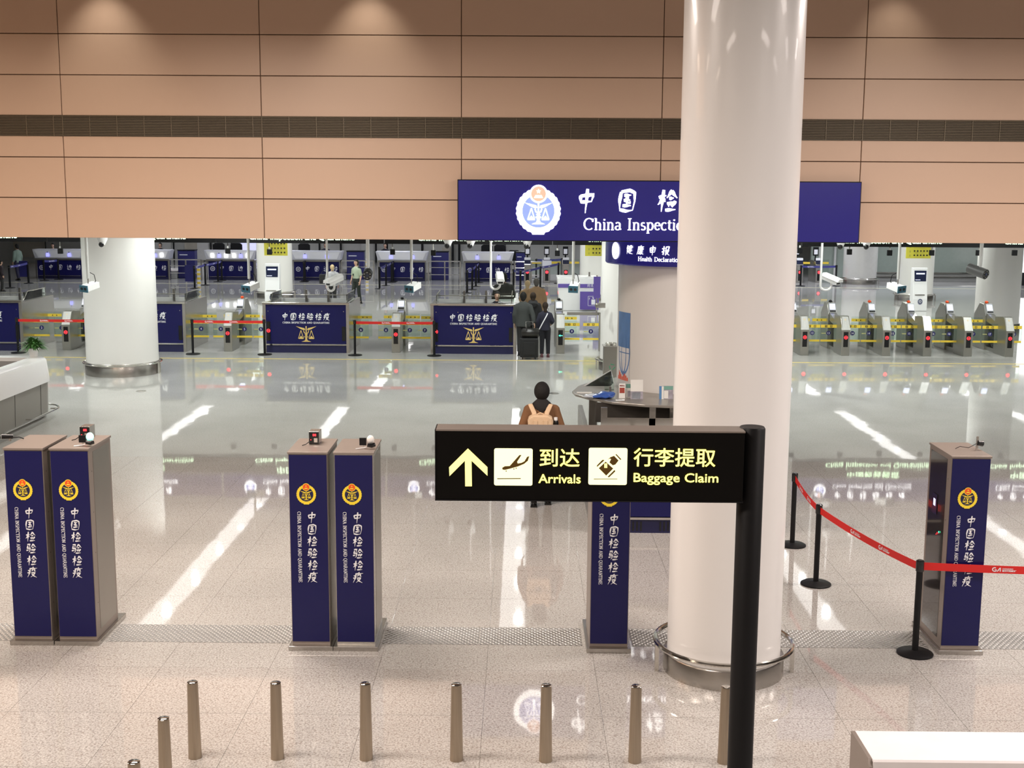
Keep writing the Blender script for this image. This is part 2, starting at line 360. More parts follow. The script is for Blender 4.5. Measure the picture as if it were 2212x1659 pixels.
# serif Latin: polylines, stroke weight follows direction
def ar(cx, cy, rx, ry, a0, a1, n=10): return [(cx+rx*math.cos(math.radians(a0+(a1-a0)*i/n)), cy+ry*math.sin(math.radians(a0+(a1-a0)*i/n))) for i in range(n+1)]
def sf(x, y, w=.13): return [(x-w, y), (x+w, y)]
SG = {
'C': (.80, [ar(.44,.5,.34,.5,48,312,16), [(.70,.96),(.70,.70)]]),
'A': (.80, [[(.40,1),(.12,0)], [(.40,1),(.68,0)], [(.22,.35),(.58,.35)], sf(.12,.0), sf(.68,.0)]),
'D': (.82, [[(.17,0),(.17,1)], [(.05,1),(.35,1)]+ar(.35,.5,.38,.5,90,-90,12)+[(.05,0)]]),
'E': (.70, [[(.17,0),(.17,1)], [(.05,1),(.62,1)], [(.17,.52),(.48,.52)], [(.05,0),(.64,0)], [(.62,1),(.62,.80)], [(.65,0),(.65,.24)], [(.48,.62),(.48,.42)]]),
'H': (.86, [[(.17,0),(.17,1)], [(.69,0),(.69,1)], [(.17,.52),(.69,.52)], sf(.17,0), sf(.17,1), sf(.69,0), sf(.69,1)]),
'I': (.38, [[(.19,0),(.19,1)], sf(.19,0), sf(.19,1)]),
'N': (.86, [[(.17,0),(.17,1)], [(.17,1),(.68,0)], [(.68,0),(.68,1)], sf(.17,0), sf(.14,1,.1), sf(.68,1)]),
'O': (.84, [ar(.42,.5,.33,.5,0,360,20)]),
'P': (.68, [[(.17,0),(.17,1)], [(.05,1),(.36,1)]+ar(.36,.74,.24,.26,90,-90,8)+[(.17,.48)], sf(.17,0)]),
'Q': (.84, [ar(.42,.5,.33,.5,0,360,20), [(.42,.10),(.58,-.14),(.84,-.2)]]),
'R': (.76, [[(.17,0),(.17,1)], [(.05,1),(.36,1)]+ar(.36,.76,.23,.24,90,-90,8)+[(.17,.52)], [(.38,.52),(.68,.0)], sf(.17,0), sf(.70,0,.09)]),
'S': (.60, [ar(.30,.76,.20,.24,40,270,10)+ar(.30,.26,.23,.26,90,-150,10)]),
'T': (.72, [[(.36,0),(.36,1)], [(.04,1),(.68,1)], [(.05,1),(.05,.78)], [(.67,1),(.67,.78)], sf(.36,0)]),
'U': (.84, [[(.17,1),(.17,.35)]+ar(.42,.33,.25,.33,180,360,8)+[(.67,1)], sf(.17,1), sf(.67,1)]),
'a': (.50, [ar(.24,.48,.15,.17,150,20,6)+[(.39,.46),(.39,.10),(.49,.03)], ar(.24,.17,.16,.17,70,360,10)]),
'c': (.47, [ar(.27,.33,.20,.33,48,312,12)]),
'd': (.56, [ar(.26,.33,.20,.33,0,360,14), [(.43,1),(.43,0)], [(.33,1),(.43,1)], [(.43,0),(.54,.0)]]),
'e': (.48, [[(.08,.38),(.43,.38)]+ar(.26,.34,.18,.32,12,320,14)]),
'h': (.58, [[(.14,0),(.14,1)], [(.14,.45)]+ar(.29,.45,.15,.20,150,0,8)+[(.44,0)], sf(.14,0,.1), sf(.44,0,.1), [(.04,1),(.14,1)]]),
'i': (.31, [[(.16,0),(.16,.64)], sf(.16,0,.1), [(.06,.64),(.16,.64)], [(.16,.83),(.16,.95)]]),
'l': (.30, [[(.15,0),(.15,1)], sf(.15,0,.1), [(.05,1),(.15,1)]]),
'n': (.58, [[(.14,0),(.14,.64)], [(.14,.45)]+ar(.29,.45,.15,.20,150,0,8)+[(.44,0)], sf(.14,0,.1), sf(.44,0,.1), [(.04,.64),(.14,.64)]]),
'o': (.54, [ar(.27,.33,.20,.33,0,360,16)]),
'p': (.56, [[(.14,-.28),(.14,.64)], ar(.30,.33,.18,.33,150,-150,14), sf(.14,-.28,.1), [(.04,.64),(.14,.64)]]),
'r': (.40, [[(.14,0),(.14,.64)], [(.14,.42),(.24,.60),(.36,.60)], sf(.14,0,.1), [(.04,.64),(.14,.64)]]),
's': (.42, [ar(.21,.49,.12,.16,40,270,8)+ar(.21,.17,.14,.17,90,-150,8)]),
't': (.34, [[(.16,.86),(.16,.12),(.24,.02),(.32,.06)], [(.04,.64),(.32,.64)]]),
'u': (.56, [[(.13,.64),(.13,.2)]+ar(.27,.2,.14,.2,180,300,6)+[(.42,.18)], [(.42,.64),(.42,0),(.52,0)], [(.04,.64),(.13,.64)], [(.33,.64),(.42,.64)]]),
' ': (.40, []),
}
def serif(mb, s, x, y, h, m, width=None, T=.15, t=.065, lift=0, ang=0.0):
    tot = sum(SG[c][0] for c in s); k = 1.0 if width is None else width/(tot*h)
    ca, sa = math.cos(ang), math.sin(ang); cx = 0
    for c in s:
        adv, pls = SG[c]
        for pl in pls:
            pts = []; ws = []; n = len(pl)
            for i, (a, b) in enumerate(pl):
                dx = pl[min(i+1, n-1)][0]-pl[max(i-1, 0)][0]; dy = pl[min(i+1, n-1)][1]-pl[max(i-1, 0)][1]
                d = math.hypot(dx, dy) or 1; ws.append((t+(T-t)*abs(dy/d)**1.5)*h)
                A, B = (cx+a)*h*k, b*h; pts.append((x+A*ca-B*sa, y+A*sa+B*ca))
            mb.ribbon(pts, ws, m, lift)
        cx += adv
def scales(mb, cx, cy, s, m, lift=0):        # winged staff, two serpents and a pair of scales; s = full width of the wings
    P = lambda L: [(cx+x*s/100, cy+y*s/100) for x, y in L]
    mb.poly(P([(-50,38),(-8,28),(-4,20),(-12,18),(-26,24)]), m, lift); mb.poly(P([(50,38),(26,24),(12,18),(4,20),(8,28)]), m, lift)
    mb.poly(P([(-2.6,38),(-2.6,-34),(2.6,-34),(2.6,38)]), m, lift)
    for sg in (-1, 1):
        mb.ribbon(P([(sg*12,16),(sg*9,6),(sg*-6,-4),(sg*9,-14),(sg*-4,-22),(sg*6,-30)]), [s*.045]*6, m, lift)
        mb.ribbon(P([(sg*25,18),(sg*38,-22)]), [s*.03]*2, m, lift); mb.ribbon(P([(sg*25,18),(sg*13,-22)]), [s*.03]*2, m, lift)
        mb.poly(P([(sg*25,-8),(sg*13,-24),(sg*38,-24)][::sg]), m, lift)
    mb.poly(P([(-24,-38),(-6,-31),(6,-31),(24,-38)]), m, lift)
def emblem(mb, cx, cy, r, ring_m, disc_m, in_m, line_m, star_m, lift=.002):
    mb.disc(cx, cy, r*.82, in_m, 28, lift)
    mb.annulus(cx, cy-.02*r, r*.72, r*.96, ring_m, 96, lift*1.5, 1.02, .045, 26)
    scales(mb, cx, cy-.12*r, r*1.25, line_m, lift*2)
    mb.disc(cx, cy+r*.74, r*.40, star_m, 24, lift*2.4); mb.disc(cx, cy+r*.74, r*.33, disc_m, 24, lift*3)
    st = [(cx+r*(.11 if i % 2 == 0 else .045)*math.sin(pi*i/5), cy+r*.85+r*(.11 if i % 2 == 0 else .045)*math.cos(pi*i/5)) for i in range(10)]
    mb.poly(st[::-1], star_m, lift*4)
    mb.poly([(cx-.20*r, cy+.56*r), (cx+.20*r, cy+.56*r), (cx+.13*r, cy+.68*r), (cx-.13*r, cy+.68*r)], star_m, lift*4)
    mb.poly([(cx-.26*r, cy-1.06*r), (cx+.26*r, cy-1.06*r), (cx+.34*r, cy-.86*r), (cx-.34*r, cy-.86*r)], ring_m, lift*1.6)
# ================================================================== setting
XW = 34.0
m = MB()
NX0, NX1, NY0, NY1 = -8.3, 8.7, 6.75, 19.75
for (x0, x1, y0, y1, z) in ((-XW, XW, -5, NY0, 0), (-XW, XW, NY1, 78, 0), (-XW, NX0, NY0, NY1, 0), (NX1, XW, NY0, NY1, 0), (NX0, NX1, NY0, NY1, -.004)):
    m.add([(x0, y0, z), (x1, y0, z), (x1, y1, z), (x0, y1, z)], [(0, 1, 2, 3)], GRAN2 if y0 == NY1 else GRAN)
floor = struct(m.build('floor'))
m = MB(); g = .0018
m.hexa([(g, g, -.004), (1-g, g, -.004), (1-g, 1-g, -.004), (g, 1-g, -.004), (g, g, 0), (1-g, g, 0), (1-g, 1-g, 0), (g, 1-g, 0)], GRAN)
tile = m.mesh('floor_tile')
for i in range(17):
    for j in range(13):
        o = bpy.data.objects.new('floor_tile', tile); COL.objects.link(o); o.parent = floor; o.location = (NX0+i, NY0+j, 0)
# chequer plate strip across the hall between the detector cabinets
tp = bpy.data.materials.new('chequer_plate'); tp.use_nodes = True; nt = tp.node_tree; b = nt.nodes['Principled BSDF']
b.inputs['Base Color'].default_value = (.50, .49, .47, 1); b.inputs['Metallic'].default_value = .3; b.inputs['Roughness'].default_value = .3
ge = nt.nodes.new('ShaderNodeNewGeometry'); sc_ = nt.nodes.new('ShaderNodeMapping'); sc_.inputs['Scale'].default_value = (26, 20, 1); sc_.inputs['Rotation'].default_value = (0, 0, .785)
vo = nt.nodes.new('ShaderNodeTexVoronoi'); vo.inputs['Randomness'].default_value = 0; vo.inputs['Scale'].default_value = 1
bp = nt.nodes.new('ShaderNodeBump'); bp.invert = True; bp.inputs['Strength'].default_value = 1; bp.inputs['Distance'].default_value = .035
nt.links.new(ge.outputs['Position'], sc_.inputs[0]); nt.links.new(sc_.outputs[0], vo.inputs['Vector']); nt.links.new(vo.outputs['Distance'], bp.inputs['Height']); nt.links.new(bp.outputs[0], b.inputs['Normal'])
for k, (x0, x1) in enumerate([(-9.4, -6.9), (-6.89, -4.94), (-4.03, -2.24), (-1.33, -.4), (-.39, .61), (1.1, 2.6), (2.61, 3.97), (4.46, 6.2), (6.21, 8.6)]):
    m = MB(); m.box(x0, x1, 11.38, 11.86, -.003, .004, tp); m.build('tread_plate', floor)
m = MB(); m.box(-22, 22, 31.70, 31.78, 0, .003, LINEY); m.build('yellow_line', floor)
m = MB(); m.box(-30, 30, 57.5, 57.6, 0, .003, LINEP); m.build('pale_line', floor)
# round floor access covers
for (u, v) in ((305, 845), (1197, 850), ):
    c = G(u, v); m = MB(); m.lathe([(.11, 0), (.11, .004), (.085, .005), (.085, .003), (.0001, .003)], CHROME, 24); m.build('floor_cover', floor, loc=c)
# ---- facade: wall of beige panels above the opening
WY = 19.2
m = MB(); m.box(-XW, XW, WY+.03, WY+.45, 3.615, 9.6, JOINT); wall = struct(m.build('wall_front'))
rows = [(3.605, 4.212), (4.226, 4.832), (4.846, 5.155), (5.475, 6.072), (6.086, 6.682), (6.696, 7.29), (7.304, 7.9), (7.914, 8.6)]
X0 = -7.085
for (z0, z1) in rows:
    m = MB(); m.box(.006, 3.064, 0, .03, z0, z1, PANEL); me = m.mesh('wall_panel')
    for k in range(-4, 8):
        o = bpy.data.objects.new('wall_panel', me); COL.objects.link(o); o.parent = wall; o.location = (X0+3.07*k, WY, 0)
        bv = o.modifiers.new('bevel', 'BEVEL'); bv.width = .004; bv.segments = 1
def ventmesh(w):
    m = MB(); m.box(0, w-.004, .012, .03, 5.165, 5.465, VENTD)
    for j in range(12):
        z = 5.176+j*.0245; m.add([(0, 0, z), (w-.004, 0, z), (w-.004, .012, z+.010), (0, .012, z+.010), (0, 0, z+.007), (w-.004, 0, z+.007), (w-.004, .012, z+.017), (0, .012, z+.017)],
                                 [(0, 1, 5, 4), (4, 5, 6, 7), (0, 3, 2, 1)], VENT)
    m.box(0, .010, -.004, .03, 5.160, 5.470, VENT)
    return m.mesh('vent_grille')
vA, vB = ventmesh(.4186), ventmesh(.14)
for k in range(-2, 6):
    for j in range(8):
        o = bpy.data.objects.new('vent_grille', vA if j < 7 else vB); COL.objects.link(o); o.parent = wall
        o.location = (X0+3.07*k+(.4186*j if j < 7 else 2.930), WY, 0)
m = MB(); m.box(-XW, XW, WY-.012, WY+.02, 5.157, 5.165, VENT); m.box(-XW, XW, WY-.012, WY+.02, 5.465, 5.473, VENT); m.build('vent_trim', wall)
# ---- ceilings, side and rear walls
m = MB(); m.box(-XW, XW, -5, WY+.45, 9.6, 9.8, CEILD); struct(m.build('ceiling_1'))
m = MB(); m.box(-XW, XW, WY+.45, 78, 4.5, 4.75, CEIL); ceil = struct(m.build('ceiling_2'))
for (x, a, b_) in STRIPS:
    wv = .62
    m = MB(); z = 4.5
    m.box(x-wv/2, x-wv/2+.05, a, b_, z-.05, z, WHITEL); m.box(x+wv/2-.05, x+wv/2, a, b_, z-.05, z, WHITEL)
    m.box(x-wv/2+.05, x+wv/2-.05, a, b_, z-.012, z-.004, mat('trough_diffuser', (.9, .9, .9), .5, em=(1, .98, .95), es=1.7, vary=.3, nscale=.7))
    m.build('light_trough', ceil)
    for k in range(5):
        m = MB(); m.lathe([(.0001, -.006), (.09, -.006), (.09, 0)], mat('downlight_lens', (1, 1, 1), .4, em=(1, 1, .96), es=14), 20); m.build('downlight', ceil, loc=(x+.12, a+(k+.5)*(b_-a)/5, 4.488))
OUT = mat('plain_hall_wall', (.45, .42, .39), .5)
m = MB(); m.box(-XW-.2, -XW, -5, 78, 0, 9.6, OUT); struct(m.build('wall_left'))
m = MB(); m.box(XW, XW+.2, -5, 78, 0, 9.6, OUT); struct(m.build('wall_right'))
m = MB(); m.box(-XW, XW, -5.2, -5, 0, 9.6, OUT); struct(m.build('wall_rear'))
# far wall: grey panels with dark mullions, lit openings
m = MB(); m.box(-XW, XW, 76, 76.2, 0, 4.5, GREYW); fw = struct(m.build('wall_back'))
def farpanel(u0, u1, v0, v1, mt, y=75.9, nm='wall_panel'):
    a = Y(u0, v0, y); c = Y(u1, v1, y); m = MB(); m.box(a.x, c.x, y, y+.08, c.z, a.z, mt); m.build(nm, fw)
LITP = mat('lit_lavender_glass', (.7, .7, .9), .3, em=(.66, .66, 1), es=.85, vary=.2, nscale=3)
BEIG = mat('beige_shutter', (.52, .48, .40), .6); LITW = mat('lit_white_opening', (1, 1, 1), .5, em=(1, 1, 1), es=1.6)
farpanel(28, 98, 515, 556, BEIG); farpanel(398, 440, 512, 566, BEIG)
farpanel(515, 556, 505, 562, LITP); farpanel(559, 570, 505, 562, LITP)
farpanel(425, 452, 512, 562, CEIL, 75.85); farpanel(333, 370, 520, 545, CEIL)
farpanel(955, 974, 535, 612, BEIG); farpanel(780, 792, 515, 560, GREYW, 75.85)
for u in (98, 375, 455, 500, 557, 690, 736, 812, 836, 912, 978, 992, 1090, 1770):
    farpanel(u-2.5, u+2.5, 500, 570, BLACKM, 75.7, 'mullion')
m = MB(); a = Y(1755, 520, 64); m.box(Y(1738, 520, 66).x, Y(2235, 520, 66).x, 64.3, 64.5, 0, 4.5, GREENW)
m2 = m; gw = struct(m.build('wall_greenish'))
gw.name = 'wall_alcove'
for u in (1772, 1805, 1895): 
    x = Y(u, 540, 64.2).x; m = MB(); m.box(x-.05, x+.05, 64.2, 64.3, 0, 4.5, GREYW); m.build('mullion', gw)
m = MB(); xx0, xx1 = Y(1890, 610, 64).x, Y(2120, 610, 64).x
m.box(xx0, xx1, 63.9, 64.3, 0, .30, mat('base_plinth_grey', (.22, .22, .20), .3)); m.box(xx0, xx1, 63.82, 63.9, .31, .36, CHROME); m.box(xx0, xx1, 63.82, 63.9, .12, .15, CHROME); m.build('base_rail', gw)
m = MB(); a, c = Y(2202, 525, 60), Y(2240, 589, 60); m.box(a.x, c.x+1, 60, 60.2, c.z, 4.4, LITW); b_ = Y(2202, 626, 60)
m.box(a.x, c.x+1, 60, 60.2, 0.0, c.z, DIM); lw = m.build('light_wall_panel'); tag(lw, 'bright white lit panel over a black base at the far right edge', 'light panel')
# ================================================================== columns
def column(name, label, c, r, ztop, kick, rail_r, rail_z, stands=0, m_col=WHITEC):
    t = thing(name, label, 'column', (c[0], c[1], 0))
    m = MB(); m.lathe([(r, 0.02), (r, ztop)], m_col, 64); m.build('shaft', t)
    m = MB(); m.lathe([(r+.035, 0), (r+.035, kick), (r+.028, kick+.012), (r, kick+.012)], STEEL, 64); m.build('kick_ring', t)
    if rail_r:
        m = MB(); m.ring((0, 0, rail_z), rail_r, .022, CHROME, 64, 8); m.build('bumper_rail', t)
        for k in range(min(stands, 5)):
            a = (-.12, pi+.12, pi/2, pi*.75, pi*.25)[k % 5]
            x, y = rail_r*math.cos(a), rail_r*math.sin(a)
            m = MB(); m.box(x-.018, x+.018, y-.018, y+.018, 0, rail_z-.015, CHROME); m.build('rail_post', t)
    return t
column('round_column', 'tall white round column nearest the camera with steel bumper rail', (1.885, 10.84), .515, 9.6, .17, .625, .27, 6, WHITEN)
column('round_column', 'white round column beside the reception counter with steel base', (-9.58, 29.15), .835, 4.5, .29, .90, .27, 8)
column('round_column', 'white round column behind the steel litter bin', (2.72, 30.35), .76, 4.5, .27, .86, .25, 8)
column('round_column', 'white round column behind the left check-in kiosk machine', (-10.15, 50.4), .72, 4.5, .27, .84, .25, 6)
column('round_column', 'white round column behind the info desk', (3.1, 50.6), .72, 4.5, .27, .84, .25, 6)
column('round_column', 'white round column behind the right kiosk machine', (16.35, 51.2), .72, 4.5, .27, .84, .25, 6)
column('round_column', 'white round column at the right edge of the inner hall', (Y(2158, 600, 39.6).x, 39.6), .68, 4.5, .27, 0, 0)
column('round_column', 'satin grey round column with steel base beside the far alcove', (16.55, 60.4), .80, 4.5, .30, .93, .26, 8, mat('satin_column_metal', (.60, .59, .54), .25, .3))
# ================================================================== signs on and under the facade
t = thing('facade_sign', 'wide blue backlit sign with white emblem mounted on the beige wall', 'sign', (0, 0, 0))
m = MB(); m.box(-1.0, 5.19, 19.06, 19.2, 3.60, 4.535, BLACKM); m.build('housing', t, .006)
m = MB(); m.box(-.985, 5.175, 19.052, 19.062, 3.615, 4.52, SIGNB); m.build('face', t)
m = MB().on((0, 19.045, 0))
def at(u, v, y=19.045): p = Y(u, v, y); return p.x, p.z
ex, ez = at(1163, 455); R = .345
emblem(m, ex, ez, R, GLOWW, GLOWP, GLOWB, GLOWW, GLOWW, .003)
m.build('emblem', t, label='glowing white emblem of wreath, red disc, winged staff and scales')
m = MB().on((0, 19.043, 0))
for k, ch in enumerate('中国检验检疫'):
    x, z = at(1267+87.3*k, 434)
    brush(m, ch, x, z, .31, .37, GLOWW, 12.5)
x, z = at(1259, 496); x2, _ = at(1720, 496)
serif(m, 'China Inspection and Quarantine', x, z, .172, GLOWW, x2-x, .15, .07)
m.build('lettering', t, label='glowing white Chinese and English lettering')
# kiosk sign: curved blue band round the kiosk column
KC = (2.66, 21.1)
t = thing('kiosk_sign', 'curved blue sign band round the kiosk column with glowing white lettering', 'sign', (KC[0], KC[1], 0))
m = MB(); rs = 1.23; m.lathe([(1.05, 3.165), (rs-.02, 3.165), (rs, 3.185), (rs, 3.75), (1.05, 3.75)], SIGNB, 72); m.build('band', t)
class Curve(MB):
    def p2(s, x, y, lift=0):
        R_ = rs+.012+lift; a = -pi/2 + x/rs; return Vector((R_*math.cos(a), R_*math.sin(a), y))
m = Curve(); m.pl = None
def ax_(u): p = Y(u, 550, KC[1]-rs*.9); return math.asin(max(-.999, min(.999, (p.x-KC[0])/rs)))*rs
m.annulus(ax_(1336), 3.395, .001, .115, GLOWW, 24, 0, 1.15, .06, 22)
scales(m, ax_(1337), 3.37, .14, GLOWB, .004)
for k, ch in enumerate('健康申报台'.replace('台', '')):
    brush(m, ch, ax_(1364)+k*.215, 3.425, .135, .155, GLOWW, 10)
serif(m, 'Health Declaration', ax_(1381), 3.25, .066, GLOWW, .72, .14, .08)
m.build('lettering', t, label='glowing white emblem and lettering')
t = thing('kiosk_column', 'broad white round column rising through the health kiosk counter', 'column', (KC[0], KC[1], 0))
m = MB(); m.lathe([(1.0, 0), (1.0, 4.5)], WHITEC, 64); m.build('shaft', t)
m = MB()  # poster strip with globe on the left flank of the column
class Curve2(MB):
    def p2(s, x, y, lift=0):
        a = -pi/2 + x; R_ = 1.006+lift; return Vector((R_*math.cos(a), R_*math.sin(a), y))
m = Curve2(); m.pl = None
PBL = mat('poster_blue', (.10, .22, .48), .5, vary=.3, nscale=4); PW = mat('poster_white', (.70, .70, .72), .5)
pa0, pa1 = -1.42, -.98
def strip(a0, a1, z0, z1, mt, lift, n=6):
    for i in range(n):
        p, q = a0+(a1-a0)*i/n, a0+(a1-a0)*(i+1)/n; m.poly([(p, z0), (q, z0), (q, z1), (p, z1)], mt, lift)
strip(pa0, pa1, .95, 1.75, PW, 0); strip(pa0, pa1, 1.75, 2.35, PBL, 0)
m.annulus(-1.16, 1.66, .17, .19, PBL, 24, .002, 2.0); m.annulus(-1.16, 1.66, .07, .085, PBL, 24, .002, 4.6); strip(-1.34, -.99, 1.655, 1.67, PBL, .002)
for i in range(9): strip(-1.38+i*.042, -1.35+i*.042, 1.19, 1.25+.06*((i*7) % 4)/2, REDP, .002, 1)
strip(-1.36, -1.02, 1.02, 1.05, GREYW, .002); strip(-1.36, -1.1, .97, .99, GREYW, .002)
m.build('poster', t, label='blue and white poster strip with globe and red skyline')
# arrivals sign on its pole
SY = 5.56
t = thing('direction_sign', 'black double-post style direction sign with glowing yellow arrow and lettering', 'sign', (1.085, 5.66, 0))
t['label'] = 'black direction sign on a black pole with glowing yellow arrow and pictograms'
m = MB(); m.lathe([(.061, 0), (.061, 3.262), (.056, 3.27), (.0001, 3.27)], BLACKM, 32); m.build('pole', t)
m = MB(); m.lathe([(.17, 0), (.17, .012), (.061, .016)], BLACKM, 32); m.build('base_flange', t)
def at5(u, v): p = Y(u, v, SY-.008); return p.x-1.085, p.z
lx, lz0 = at5(942, 1083); rx, tz = at5(1602, 925)
lx -= .0; zt = Y(1270, 933, SY).z; zb = Y(1270, 1081, SY).z
m = MB(); m.box(lx, -.052, SY-5.66, SY-5.66+.13, zb, zt, BLACKS); m.build('box', t, .002)
m = MB(); m.box(lx-.002, -.050, SY-5.66-.003, SY-5.66+.133, zt, zt+.007, TRIM); m.build('top_trim', t)
m = MB(); m.box(lx-.002, -.050, SY-5.66-.003, SY-5.66+.133, zb-.006, zb, BLACKM); m.box(lx-.005, lx, SY-5.66-.003, SY-5.66+.133, zb-.006, zt+.007, BLACKM); m.build('edge_trim', t)
m = MB().on((0, SY-5.66-.005, 0))
def pz(uv): return [at5(u, v) for u, v in uv]
def zz6(L, ox=960, oy=940, k=6.9125): return pz([(ox+a/k, oy+b/k) for a, b in L])
m.poly(zz6([(350, 200), (68, 482), (68, 615), (300, 392), (310, 766), (410, 766), (405, 392), (645, 610), (643, 480)]), GLOWY) if False else None
m.poly(zz6([(350, 200), (68, 482), (75, 615), (305, 385)]), GLOWY); m.poly(zz6([(350, 200), (405, 385), (643, 610), (643, 480)][::1])[::-1], GLOWY)
m.poly(zz6([(350, 200), (305, 385), (310, 766), (410, 766), (405, 385)]), GLOWY)
m.build('arrow', t, label='glowing yellow upward arrow')
def rrect(mb, x0, x1, z0, z1, r, mt, lift=0):
    P = []
    for (cx, cz, a) in ((x1-r, z1-r, 0), (x0+r, z1-r, 90), (x0+r, z0+r, 180), (x1-r, z0+r, 270)):
        P += [(cx+r*math.cos(math.radians(a+j*18)), cz+r*math.sin(math.radians(a+j*18))) for j in range(6)]
    mb.poly(P, mt, lift)
m = MB().on((0, SY-5.66-.005, 0))
(a0, b1), (a1, b0) = at5(1067.5, 968.5), at5(1150, 1049.5); rrect(m, a0, a1, b0, b1, .009, GLOWYS)
m.poly(zz6([(862, 490), (900, 466), (975, 462), (1120, 298), (1150, 298), (1085, 400), (1095, 425), (1150, 415), (1195, 392), (1235, 325), (1268, 315), (1245, 385), (1190, 430), (1100, 468), (985, 500), (905, 520), (868, 516)])[::-1], BROWNI, .001)
for (a, b_) in ((922, 537), (1037, 506), (1072, 495)): q = zz6([(a, b_)])[0]; m.disc(q[0], q[1], .0028, BROWNI, 12, .001)
m.poly(zz6([(788, 645), (788, 658), (1140, 656), (1140, 643)]), BROWNI, .001)
m.build('arrivals_pictogram', t, label='glowing yellow square with a landing aircraft')
m = MB().on((0, SY-5.66-.005, 0))
z7 = lambda L: zz6(L, 1260, 940)
(a0, b1), (a1, b0) = at5(1272, 967.5), at5(1354, 1048); rrect(m, a0, a1, b0, b1, .009, GLOWYS)
m.poly(z7([(232, 495), (335, 398), (447, 500), (342, 606)])[::-1][::-1], BROWNI, .001)
m.poly(z7([(205, 478), (203, 455), (285, 370), (312, 372), (315, 378)][::1]), BROWNI, .001)
m.poly(z7([(362, 625), (385, 632), (476, 545), (476, 530), (465, 522)]), BROWNI, .001)
m.poly(z7([(365, 368), (405, 330), (460, 310), (527, 380), (480, 440), (440, 452), (390, 408), (415, 360), (400, 350)]), BROWNI, .001)
m.poly(z7([(480, 292), (495, 284), (568, 360), (556, 374)])[::-1], BROWNI, .001)
m.poly(z7([(313, 425), (345, 420), (358, 425), (358, 490), (313, 490)]), GLOWY, .002)
m.poly(z7([(156, 652), (156, 662), (510, 659), (510, 651)]), BROWNI, .001)
m.build('baggage_pictogram', t, label='glowing yellow square with a hand and suitcase')
m = MB().on((0, SY-5.66-.005, 0))
def line(s, u0, u1, v, h, bold):
    (x0, z), (x1, _) = at5(u0, v), at5(u1, v); txt(m, s, x0, z, h, GLOWY, x1-x0, 0, fat=bold)
px = .0021
line('到达', 1166, 1251.5, 1005, 31*px, .0011); line('Arrivals', 1163.5, 1254, 1043.5, 20*px, .0009)
line('行李提取', 1369, 1545, 1004, 31*px, .0011); line('Baggage Claim', 1369, 1551.5, 1041, 20*px, .0009)
m.build('lettering', t, label='glowing yellow Chinese and English lettering')
# ================================================================== radiation detector cabinets
def cabinet_lettering(m, x, w):
    ang = -pi/2
    emblem(m, x-.018, 1.53, .093, YELLOWP, REDP, NAVYM, YELLOWP, YELLOWP, .0015)
    for k, ch in enumerate('中国检验检疫'):
        brush(m, ch, x+.030, 1.307-.117*k, .098, .108, WHITEP, 10.5)
    serif(m, 'CHINA INSPECTION AND QUARANTINE', x-.105, 1.362, .032, WHITEP, .69, .15, .08, 0, ang)
CAB = [(-4.70, 11.28, 'leftmost navy-fronted steel detector cabinet of the left pair', 1),
       (-4.265, 11.28, 'navy-fronted steel detector cabinet with green lamp, right one of the left pair', 1),
       (-1.995, 11.20, 'navy-fronted steel detector cabinet carrying the red readout box, left one of the middle pair', 1),
       (-1.565, 11.20, 'navy-fronted steel detector cabinet carrying a white lamp, right one of the middle pair', 1),
       (.855, 11.21, 'navy-fronted steel detector cabinet standing below the black direction sign', 1),
       (4.22, 11.24, 'navy-fronted steel detector cabinet behind the red belt on the right', -1)]
for i, (x, y, lab, sd) in enumerate(CAB):
    t = thing('detector_cabinet', lab, 'detector cabinet', (x, y, 0), 0, 'radiation detector cabinets')
    w = .365; d = .62 if i != 5 else .62
    m = MB(); m.box(-.213, .213, -.02, .80, 0, .045, STEEL); m.build('base_plate', t, .003)
    m = MB(); m.box(-w/2, w/2, .03, .03+d, .045, 1.915, TAUPE if i != 3 else STEEL); m.build('cabinet', t, .003)
    m = MB(); m.box(-w/2-.008, w/2+.008, .02, .04+d, 1.915, 1.935, TAUPE); m.build('top_cover', t, .002)
    m = MB(); m.box(-w/2+.006, w/2-.006, .022, .031, .08, 1.905, NAVY); m.build('front_panel', t)
    m = MB().on((0, .0195, 0)); cabinet_lettering(m, 0, .36); m.build('lettering', t, label='white lettering and yellow wreath emblem')
    m = MB()
    xs = w/2+.002 if sd > 0 else -w/2-.002
    m.box(min(xs, xs-.004*sd), max(xs, xs-.004*sd), .14, d-.02, .12, 1.88, STEELD if sd > 0 else mat('smoked_acrylic', (.035, .03, .028), .08, coat=.4)); m.build('side_door', t)
    if i == 5:
        m = MB().on((-w/2-.0065, .5, 0), (0, -1, 0), (0, 0, 1))
        m.poly([(.02, 1.28), (.16, 1.28), (.16, 1.48), (.02, 1.48)], DARKSCR, .001); m.disc(.26, 1.14, .010, GLOWGR, 12, .002); m.disc(.22, 1.12, .008, GLOWR, 12, .002); m.disc(.19, 1.10, .006, GLOWR, 12, .002)
        m.poly([(.06, 1.36), (.12, 1.36), (.12, 1.43), (.06, 1.43)], SCREEN, .002); m.build('status_display', t)
    for z in (.4, .9, 1.3, 1.7):
        m = MB(); m.on((xs, .09, 0), (0, 1, 0) if sd > 0 else (0, -1, 0), (0, 0, 1)); m.disc(0, z, .006, BLACKM, 10, .002); m.build('fixing_screw', t)
CT = 1.935
def topdev(kind, u, v, lab, cat, build, y):
    p = Y(u, v, y); t = thing(kind, lab, cat, (p.x, y, CT)); build(t); return t
